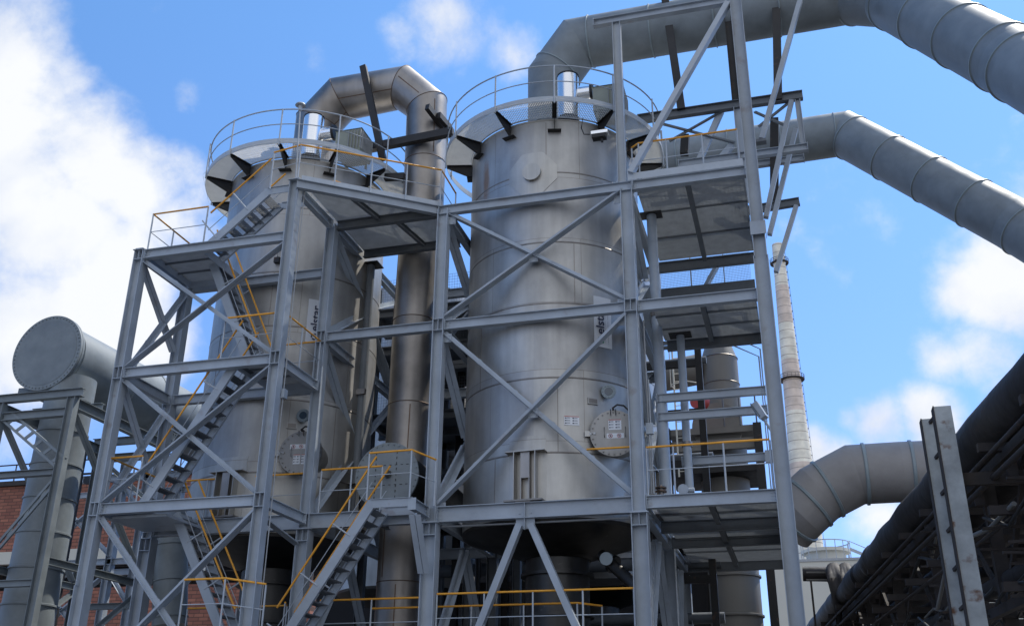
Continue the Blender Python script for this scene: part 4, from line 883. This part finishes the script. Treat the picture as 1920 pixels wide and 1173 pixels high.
tag(MB().cyl(at(1305, 750, Y=14.6), at(1305, 750, Y=14.6)+V((.25, .35, 0)), .30, n=24).build('hose_reel', 'red'), 'bright red round fitting on the old tower deck', 'fitting')
for X_, Y_, z0, z1, r, lb in ((-2.87, 1.7, L1+.02, L3-.06, .13, 'long grey round pipe rising to the square pad under the top right platform'), (-2.35, 2.2, L1+.02, L2-.06, .10, 'shorter grey round pipe rising to the pad under the middle right platform')):
    pp = thing('vertical_pipe', (X_, Y_, z0), lb, 'pipe', 'vertical grey pipes in the right bay'); MB().cyl((X_, Y_, z0), (X_, Y_, z1-.03), r, n=24).build('pipe', 'paint', pp); MB().box((X_-.28, Y_-.2, z1-.028), (X_+.28, Y_+.2, z1)).build('top_pad', 'black', pp)
    MB().lathe((X_, Y_, 0), [(r, z1-2.9-.06), (r+.03, z1-2.9-.06), (r+.03, z1-2.9+.06), (r, z1-2.9+.06)], 24).build('clamp', 'weld', pp)
px_ = thing('vertical_pipe', (-11.05, 2.9, 3), 'dark grey round pipe rising between the left tank and the stainless duct', 'pipe'); MB().cyl((-11.1, 2.2, 6.9), (-11.1, 2.2, L3-.3), .125, n=24).build('pipe', 'paint_dark', px_); MB().box((-11.4, 1.95, L3-.33), (-10.8, 2.45, L3-.30)).build('top_pad', 'black', px_)
MB().box((-11.3, 2.0, 10.5), (-10.93, 2.1, 10.65)).build('clamp', 'weld', px_)
# ------------------------------------------------------------------ items on the tank heads
def fan(px, lbl, c):
    r = thing('silencer_cylinder', (c[0], c[1], 17.6), lbl, 'silencer', 'bright metal silencers on the tank heads')
    MB().lathe((c[0], c[1], 0), [(.30, 17.62), (.30, 19.02), (.285, 19.05), (.0, 19.08)], 48).build('cladding', 'chrome', r)
    MB().lathe((c[0], c[1], 0), [(.305, 18.99), (.315, 19.0), (.315, 19.03), (.30, 19.035)], 48).build('rim', 'black', r)
    MB().cyl((c[0]+.28, c[1]+.1, 18.45), (c[0]+.62, c[1]+.1, 18.45), .20, n=28).build('side_nozzle', 'chrome', r); MB().cyl((c[0]+.62, c[1]+.1, 18.45), (c[0]+.70, c[1]+.1, 18.45), .24, n=28).build('nozzle_flange', 'black', r)
fan(0, 'bright metal silencer cylinder on the head of the right tank', (-4.92, .95)); fan(0, 'bright metal silencer cylinder on the head of the left tank', (-12.72, .95))
def cabinet(x, y, lbl):
    r = thing('louvred_cabinet', (x, y, 17.7), lbl, 'cabinet', 'louvred cabinets on the tank heads'); w, d, z0, z1 = .8, .8, 17.5, 18.25
    b = MB(); b.box((x, y, z0), (x+w, y+d, z1)); b.add([(x-.03, y-.03, z1+.003), (x+w+.03, y-.03, z1+.003), (x+w+.03, y+d+.03, z1+.003), (x-.03, y+d+.03, z1+.003), (x+.15, y+d/2, z1+.18), (x+w-.15, y+d/2, z1+.18)], [(0, 1, 5, 4), (1, 2, 5), (2, 3, 4, 5), (3, 0, 4), (0, 3, 2, 1)]); b.build('housing', 'green', r)
    b = MB()
    for i in range(9): b.box((x+w+.003, y+.05+i*.085, z0+.08), (x+w+.05, y+.065+i*.085, z1-.06))
    for i in range(9): b.box((x+.05+i*.095, y-.05, z0+.08), (x+.06+i*.095, y-.003, z1-.06)) if i > 3 else None
    b.build('louvres', 'galv', r)
    b = MB()
    for q in (.1, .7):
        for k in (.1, .7): b.box((x+q-.03, y+k-.03, 17.3), (x+q+.03, y+k+.03, z0-.002)); b.build('leg', 'green', r); b = MB()
cabinet(-4.15, .55, 'grey green louvred cabinet on the walkway of the right tank'); cabinet(-11.85, .75, 'grey green louvred cabinet on the walkway of the left tank')
# dark beams around the stainless duct
sb = thing('duct_clamp_beams', (-9.7, 1.6, 17), 'dark silhouetted steel beams crossing in front of the arched stainless duct', 'support beams')
def db(p, q, Y, w=.15, h=.2, Y2=None): MB().bar(at(*p, Y=Y), at(*q, Y=Y2 or Y), w, h).build('beam', 'black', sb)
db((640, 288), (850, 247), 1.75, .2, .24); db((681, 125), (718, 300), 1.7, .16, .2); db((801, 200), (838, 248), 1.5, .14, .2, 2.6); db((822, 216), (843, 240), 1.9, .14, .2, 2.6)
db((722, 333), (758, 331), 1.7)
# small equipment
c0 = thing('surveillance_camera', at(1125, 255, Y=.15), 'silver box camera with black underside hanging below the right tank walkway', 'camera')
p = at(1125, 252, Y=.12); b0 = MB(); b0.box((p.x-.22, p.y-.12, p.z-.03), (p.x+.22, p.y+.12, p.z+.06)); b0.build('hood', 'chrome', c0); b0 = MB(); b0.box((p.x-.2, p.y-.11, p.z-.13), (p.x+.16, p.y+.11, p.z-.032)); b0.bar((p.x+.05, p.y, p.z-.13), (p.x+.05, p.y, p.z-.24), .05, .08); b0.build('housing', 'black', c0)
MB().tube([at(1093, 222, Y=.2), at(1090, 240, Y=.2), at(1095, 252, Y=.2), at(1106, 252, Y=.15)], .015, 6).build('lead', 'cable', c0)
c1 = thing('mast_lamp', (-11.45, YF, 14.9), 'small grey lamp head on a thin mast above the stair tower', 'lamp'); pm = at(565, 202, Y=YF); MB().tube([(-11.35, YF-.05, 14.9), (pm.x, YF-.05, pm.z-.1)], .02, 8).build('mast', 'rail', c1)
b0 = MB(); b0.cyl((pm.x, YF-.05, pm.z-.13), (pm.x, YF-.05, pm.z+.03), .05, n=16); b0.cyl((pm.x, YF-.05, pm.z+.03), (pm.x, YF-.05, pm.z+.07), .14, .12, n=24); b0.build('lamp_head', 'rail', c1)
c2 = thing('floodlight', at(1425, 780, Y=1.2), 'grey box floodlight fixed beside the tall right column', 'floodlight'); p = at(1422, 770, Y=1.2)
b0 = MB(); b0.bar(p+V((-.06, 0, .18)), p+V((.12, -.05, -.2)), .22, .16); b0.build('housing', 'paint', c2); b0 = MB(); b0.bar(p+V((-.16, -.03, .15)), p+V((.02, -.08, -.18)), .18, .02, (1, 0, 0)); b0.build('lens', 'glass', c2); MB().tube([p+V((.1, 0, -.2)), p+V((.25, 0, -.5))], .03, 8).build('arm', 'paint', c2)
vm = thing('motor_valve', at(1275, 915, Y=.8), 'small grey motor driven valve on the lowest right platform', 'valve'); p = V((-2.35, .8, 7.0))
b0 = MB(); b0.cyl(p+V((0, -.15, .07)), p+V((0, .15, .07)), .12, n=20); b0.cyl(p+V((.12, 0, .07)), p+V((.24, 0, .07)), .06, n=14); b0.build('motor', 'paint', vm); b0 = MB(); b0.box(p+V((-.1, -.1, -.2)), p+V((.1, .1, -.06))); b0.build('foot', 'weld', vm)
vp = thing('pipe_valve', (-2.85, .8, 6.9), 'little flanged pipe valve beside the motor on the lowest right platform', 'valve'); b0 = MB(); p = V((-2.85, .7, 7.0)); b0.cyl(p-V((.0, 0, .15)), p+V((0, 0, .2)), .06, n=16); b0.build('body', 'weld', vp)
b0 = MB(); b0.cyl(p+V((0, 0, .04)), p+V((0, 0, .07)), .13, n=18); b0.cyl(p+V((0, 0, .12)), p+V((0, 0, .15)), .13, n=18); b0.build('flange', 'weld_br', vp)
ip = thing('inclined_pipe', (-3.9, 1, 5), 'grey inclined pipe with a bolted end flange under the right tank', 'pipe'); b0 = MB(); p0, p1 = at(1128, 1040, Y=1.6), at(1200, 1105, Y=.9); b0.cyl(p0, p1, .14, n=24); b0.build('pipe', 'steel_dk', ip)
b0 = MB(); b0.cyl(p0+V((.25, 0, -.2)), p0+V((.30, -.02, -.24)), .22, n=24); b0.build('flange', 'steel_dk', ip); b0 = MB(); q = at(1137, 1047, Y=1.2); b0.cyl(q+V((0, .3, .1)), q, .10, n=20); b0.cyl(q, q-V((0, .04, 0)), .15, n=20); b0.build('branch_flange', 'band', ip)
dt = thing('cable_conduit', at(520, 490, Y=.2), 'black cable loop with a small junction box on the left tank shell', 'cable'); p = V(hit(520, 488, T1, TR+.06)); MB().box(p-V((.08, .06, .08)), p+V((.08, .06, .08))).build('junction_box', 'black', dt); MB().tube([p+V((0, 0, .08)), p+V((-.02, -.02, .3)), p+V((.06, 0, .48)), p+V((.16, .03, .55))], .012, 6).build('cable', 'cable', dt)
# ------------------------------------------------------------------ pipe rack on the right
rk = thing('old_pipe_rack', (5, 10, 0), 'old dark pipe rack crowded with black lagged pipes in the lower right corner', 'pipe rack')
Z0 = 6.6
def rline(px, py, z): return at(px, py, Z=z)
tA = rline(1925, 735, Z0); tB = rline(1640, 1055, Z0); dirv = (tB-tA).normalized(); dirv.z = 0; dirv.normalize(); sidev = V((dirv.y, -dirv.x, 0))
print('rack', tA, tB, dirv, at(1790, 880, Z=Z0), at(1740, 950, Z=Z0), at(1830, 820, Z=Z0))
def rk_pt(t, s, z): return tA+dirv*t+sidev*s+V((0, 0, z-Z0))
random.seed(3)
def lagged(s, z, r, t0=-8, t1=55, wob=.10, m='ins'):
    pts = []; t = t0; mb = MB(); n = 20; rings = []
    while t < t1:
        rad = r*(1+random.uniform(-wob, wob)); c = rk_pt(t, s, z+random.uniform(-.02, .02))
        for q in (0, .16): rings.append([rk_pt(t+q, 0, 0)*0+c+dirv*q+sidev*(rad*(1-.0*q)*math.cos(2*math.pi*j/n))+V((0, 0, rad*math.sin(2*math.pi*j/n))) for j in range(n)])
        t += random.uniform(.35, 1.5)
    for a, b in zip(rings[:-1], rings[1:]): mb.add(a+b, [(j, (j+1) % n, n+(j+1) % n, n+j) for j in range(n)], True)
    return mb.build('lagged_pipe', m, rk)
lagged(0, Z0, .40); lagged(1.1, Z0-.05, .32); lagged(2.0, Z0+.1, .36); lagged(.75, Z0-1.1, .24); lagged(1.6, Z0-1.15, .28); lagged(2.6, Z0-1.0, .22); lagged(.3, Z0-2.2, .16, wob=.05); lagged(1.2, Z0-2.3, .2, t0=14); lagged(2.3, Z0-2.4, .26, t0=14)
for s, z, r in ((-.35, Z0-.62, .04), (-.3, Z0-.95, .05), (-.15, Z0-1.6, .035), (.05, Z0-2.75, .05), (3.1, Z0-.3, .06)):
    MB().cyl(rk_pt(-8, s, z), rk_pt(55, s, z), r, n=10).build('small_pipe', 'rustdark', rk)
for i in range(24):
    t = -6+i*2.4
    for z in (Z0-.5, Z0-1.5, Z0-2.65): MB().bar(rk_pt(t, -.5, z), rk_pt(t, 3.4, z), .12, .14).build('cross_beam', 'rustdark', rk)
    if i % 2 == 0:
        for s in (.2, 3.3): MB().bar(rk_pt(t, s, 0), rk_pt(t, s, Z0-.5), .22, .22).build('column', 'rustdark', rk)
        MB().bar(rk_pt(t, .2, Z0-2.6), rk_pt(t+2.4, .2, Z0-.6), .07, .09).build('brace', 'rustdark', rk); MB().bar(rk_pt(t+2.4, .2, Z0-.6), rk_pt(t+4.8, .2, Z0-2.6), .07, .09).build('brace', 'rustdark', rk)
    if random.random() < .8:
        a = rk_pt(t+random.random(), random.uniform(-.3, .6), Z0-random.uniform(1, 2.6)); MB().tube([a, a+dirv*random.uniform(1, 2.6)+V((0, 0, random.uniform(-.5, .4))), a+dirv*3.6+V((0, 0, random.uniform(-.9, .3)))], .03, 6).build('loose_cable', 'cable', rk)
for s in (-.1, 3.3):
    for z in (Z0-.62, Z0-2.78): MB().bar(rk_pt(-8, s, z), rk_pt(55, s, z), .12, .16).build('runner', 'rustdark', rk)
rods = []
for i in range(60):
    t = random.uniform(-5, 26); z = Z0-random.uniform(.7, 3.0); a = rk_pt(t, random.uniform(-.55, -.2), z); L = random.uniform(.5, 1.3)
    MB().bar(a, a+sidev*L+V((0, 0, random.uniform(-.06, .06))), random.choice((.03, .04, .07)), .04).build('bracket_arm', 'rustdark', rk)
for i in range(26):
    t = random.uniform(-5, 22); a = rk_pt(t, random.uniform(-.45, .3), Z0-random.uniform(.8, 2.9)); d1 = dirv*random.uniform(.5, 1.6)
    MB().tube([a, a+d1+V((0, 0, -random.uniform(.05, .35))), a+d1*2+V((0, 0, random.uniform(-.1, .25))), a+d1*3+V((0, 0, -random.uniform(.0, .4)))], random.choice((.018, .028, .04)), 6).build('hanging_cable', 'cable' if i % 3 else 'drum', rk)
for i in range(14):
    t = -5+i*2.1; MB().lathe(rk_pt(t, 0, Z0-.0), [(0, 0), (0, 0)], 3) if 0 else MB().bar(rk_pt(t, -.02, Z0-.42), rk_pt(t, -.02, Z0-.95), .16, .10).build('pipe_shoe', 'rustdark', rk)
# second dark rack further right / behind, seen as lattice against the sky
r2 = thing('rear_lattice_rack', (12, 14, 0), 'dark lattice of rack beams against the bright sky at the right edge', 'pipe rack')
for i in range(10):
    x = 4.7+i*.62
    for y in (12, 16): MB().bar((x, y, 0), (x, y, 8.6), .12, .12).build('post', 'rustdark', r2)
for z in (4.6, 5.2, 5.6, 6.2, 6.7, 7.3, 8.0, 8.8):
    for y in (12, 16): MB().bar((4.2, y, z), (12, y, z+random.uniform(-.1, .1)), .12, random.choice((.08, .14, .28))).build('beam', 'rustdark', r2)
for i in range(10):
    x = 4.6+i*.6; z = random.choice((4.8, 5.6, 6.6)); MB().bar((x, 12, z), (x+random.uniform(1.2, 2.4), 12, z+random.uniform(1.2, 1.9)*random.choice((1, -1))), .08, .08).build('brace', 'rustdark', r2)
r3 = thing('low_side_platform', (2, 14, 0), 'dark railed platform with two upright lagged pipe bends beside the tall right column', 'platform')
yy = 16
for z in (at(1560, 1150, Y=yy).z, at(1560, 1112, Y=yy).z):
    MB().box((1.2, yy, z-.18), (5.0, yy+2, z)).build('deck', 'rustdark', r3)
for px in (1520, 1560, 1582): p = at(px, 1085, Y=yy); MB().bar((p.x, yy-.02, p.z), (p.x, yy-.02, p.z-3.5), .07, .07).build('post', 'rustdark', r3)
for py in (1072, 1086): MB().bar(at(1512, py, Y=yy-.05), at(1584, py, Y=yy-.05), .04, .05).build('rail', 'drum', r3)
for px in (1566, 1588):
    p = at(px, 1085, Y=yy-1); duct_pts = [p+V((0, 0, -3.5)), p+V((0, 0, 0)), p+V((0, .3, .35)), p+V((0, 2.5, .45))]
    mb = MB(); mb.tube(duct_pts, .27, 16); mb.build('lagged_bend', 'ins', r3)
MB().cyl(at(1505, 1075, Y=yy+.5), at(1590, 1076, Y=yy+.5), .26, n=20).build('lagged_pipe', 'ins', r3)
# concrete twin post
cp = thing('concrete_post', (3.6, 1.8, 0), 'pair of rust stained white posts joined by rungs before the old pipe rack', 'post')
ca, cb = at(1765, 765, Y=-5.0), at(1741, 788, Y=-4.5)
b0 = MB(); b0.box((ca.x-.13, ca.y-.12, 0), (ca.x+.13, ca.y+.12, ca.z)); b0.build('front_post', 'conc', cp)
MB().box((ca.x-.145, ca.y-.132, 0), (ca.x-.131, ca.y+.132, ca.z+.01)).build('edge_angle', 'rustdark', cp)
b0 = MB(); b0.box((cb.x-.12, cb.y-.11, 0), (cb.x+.12, cb.y+.11, cb.z)); b0.build('rear_post', 'conc', cp)
MB().box((cb.x-.135, cb.y-.122, 0), (cb.x-.121, cb.y+.122, cb.z+.01)).build('edge_angle', 'rustdark', cp)
for i in range(8): z = ca.z-.1-i*.6; MB().bar((ca.x-.06, ca.y+.125, z+.06), (cb.x-.0, cb.y-.115, z-.02), .04, .05).build('rung', 'rustdark', cp)
MB().box((ca.x-.1, ca.y+.13, ca.z-1.25), (ca.x+1.6, ca.y+.23, ca.z-1.05)).build('cross_arm', 'rustdark', cp)
# ------------------------------------------------------------------ far things
ch = thing('factory_chimney', (3, 200, 0), 'tall banded brick and white chimney rising far behind the tall right column', 'chimney')
top = at(1456, 459, Y=200); MB().lathe((top.x+.2, 200, 0), [(3.65, 0), (1.28, top.z), (1.05, top.z), (1.05, top.z-2)], 48).build('shaft', 'chim', ch)
for py in (495, 715):
    p = at(1460, py, Y=200); b0 = MB(); r = 2.1 if py == 495 else 2.75
    b0.lathe((top.x+.2, 200, p.z), [(1.5, 0), (r, 0), (r, .25), (1.5, .25)], 32)
    b0.lathe((top.x+.2, 200, p.z), [(r, 1.0), (r+.06, 1.0), (r+.06, 1.1), (r, 1.1)], 32); b0.lathe((top.x+.2, 200, p.z), [(r, .55), (r+.06, .55), (r+.06, .62), (r, .62)], 32)
    for i in range(20): q = 2*math.pi*i/20; b0.bar(V((top.x+.2+r*math.cos(q), 200+r*math.sin(q), p.z)), V((top.x+.2+r*math.cos(q), 200+r*math.sin(q), p.z+1.1)), .07, .07)
    b0.build('gallery', 'rustdark', ch)
b0 = MB()
for z in range(10, int(top.z)): b0.box((top.x+1.45+2.4*(1-z/top.z), 199.6, z), (top.x+1.65+2.4*(1-z/top.z), 200.1, z+.06)) if z % 2 else None
b0.bar((top.x+4.0, 199.8, 5), (top.x+1.65, 199.8, top.z), .07, .07); b0.build('ladder', 'rustdark', ch)
fb = thing('far_building', (12, 150, 0), 'distant cream flat roofed building low on the right horizon', 'building')
zf = at(1580, 1050, Y=150).z; MB().box((-4, 150, 0), (75, 170, zf)).build('wall', 'cream', fb); MB().box((-4.2, 149.8, zf+.003), (75.2, 170.2, zf+.4)).build('parapet', 'galv', fb)
cr_ = thing('round_gallery', (5, 155, zf), 'small round railed gallery with a stair on the distant cream roof', 'gallery'); p = at(1548, 1032, Y=155); 
MB().lathe((p.x, 155, 0), [(3.2, zf+.4), (3.2, p.z-.5), (3.9, p.z-.5), (3.9, p.z), (0, p.z+.05)], 32).build('drum', 'cream', cr_)
b0 = MB(); 
for i in range(16): q = 2*math.pi*i/16; b0.bar(V((p.x+3.9*math.cos(q), 155+3.9*math.sin(q), zf+.4)), V((p.x+3.9*math.cos(q), 155+3.9*math.sin(q), p.z+1.2)), .12, .12)
b0.lathe((p.x, 155, p.z), [(3.85, 1.1), (3.95, 1.1), (3.95, 1.25), (3.85, 1.25)], 32); b0.bar((p.x+3.8, 155, p.z+.2), (p.x+8, 155, zf+.6), .2, .5); b0.bar((p.x+3.8, 154.6, p.z+1.4), (p.x+8, 154.6, zf+1.8), .1, .12); b0.build('railing', 'rail', cr_)

# ------------------------------------------------------------------ conduits, trays, small clutter
def conduit(lbl, runs, boxes=(), m='galv', r=.018):
    root = thing('cable_conduit', runs[0][0], lbl, 'conduit', 'conduits strapped to the steelwork')
    for q in runs: MB().tube(q, r, 8).build('tube', m, root)
    for p, sz in boxes: p = V(p); MB().box(p-V(sz)/2, p+V(sz)/2).build('junction_box', 'paint', root)
    return root
conduit('twin thin conduits climbing the rear right column up to the middle platform', [[(XE-.26, 2.56, L1+.1), (XE-.26, 2.56, 11.0), (XE-.5, 2.56, 11.15)], [(XE-.31, 2.56, L1+.1), (XE-.31, 2.56, 10.8), (XE-.9, 2.56, 11.15)]], [((XE-.28, 2.52, 8.2), (.2, .12, .3))])
conduit('thin conduit with a grey box on the column by the right tank manhole', [[(XR+.24, .25, L1+.1), (XR+.24, .25, L2-.4)], [(XR+.29, .25, L1+.1), (XR+.29, .25, 9.6)]], [((XR+.27, .22, 8.4), (.16, .1, .26))])
conduit('conduit pair slung under the lowest main beam', [[(XM+.2, .16, L1-.42), (XR-.2, .16, L1-.42)], [(XM+.2, .22, L1-.42), (XR-.2, .22, L1-.42)]])
conduit('conduit rising on the inner face of the stair tower right column', [[(XA+.16, -1.93, 3.6), (XA+.16, -1.93, L3-.1)]], [((XA+.19, -1.93, 9.2), (.08, .16, .22))], r=.014)
tr = thing('cable_tray', (-6, 4.4, L2), 'dark ladder type cable tray crossing behind the right tank at mid height', 'cable tray')
b0 = MB(); b0.bar((XB, 4.6, 12.2), (XE-.2, 4.6, 12.2), .02, .12); b0.bar((XB, 4.95, 12.2), (XE-.2, 4.95, 12.2), .02, .12); b0.build('side_rail', 'paint_dark', tr)
lf = thing('lamp_frame', at(172, 870, Y=6), 'small black frame with two lamps between the header duct tower and the stair tower', 'lamp')
p = at(172, 868, Y=6); b0 = MB(); b0.bar(p+V((-.3, 0, -.6)), p+V((-.3, 0, .5)), .06, .06); b0.bar(p+V((-.3, 0, .5)), p+V((.1, 0, .5)), .06, .06); b0.bar(p+V((-.3, 0, -.35)), p+V((.5, 0, -.35)), .06, .06); b0.bar(p+V((-.3, 0, -.6)), p+V((-.3, 0, -6)), .08, .08); b0.build('frame', 'black', lf)
for dz in (.2, -.6): MB().cyl(p+V((0, -.1, dz)), p+V((0, .15, dz)), .14, .09, n=16).build('lamp', 'black', lf)
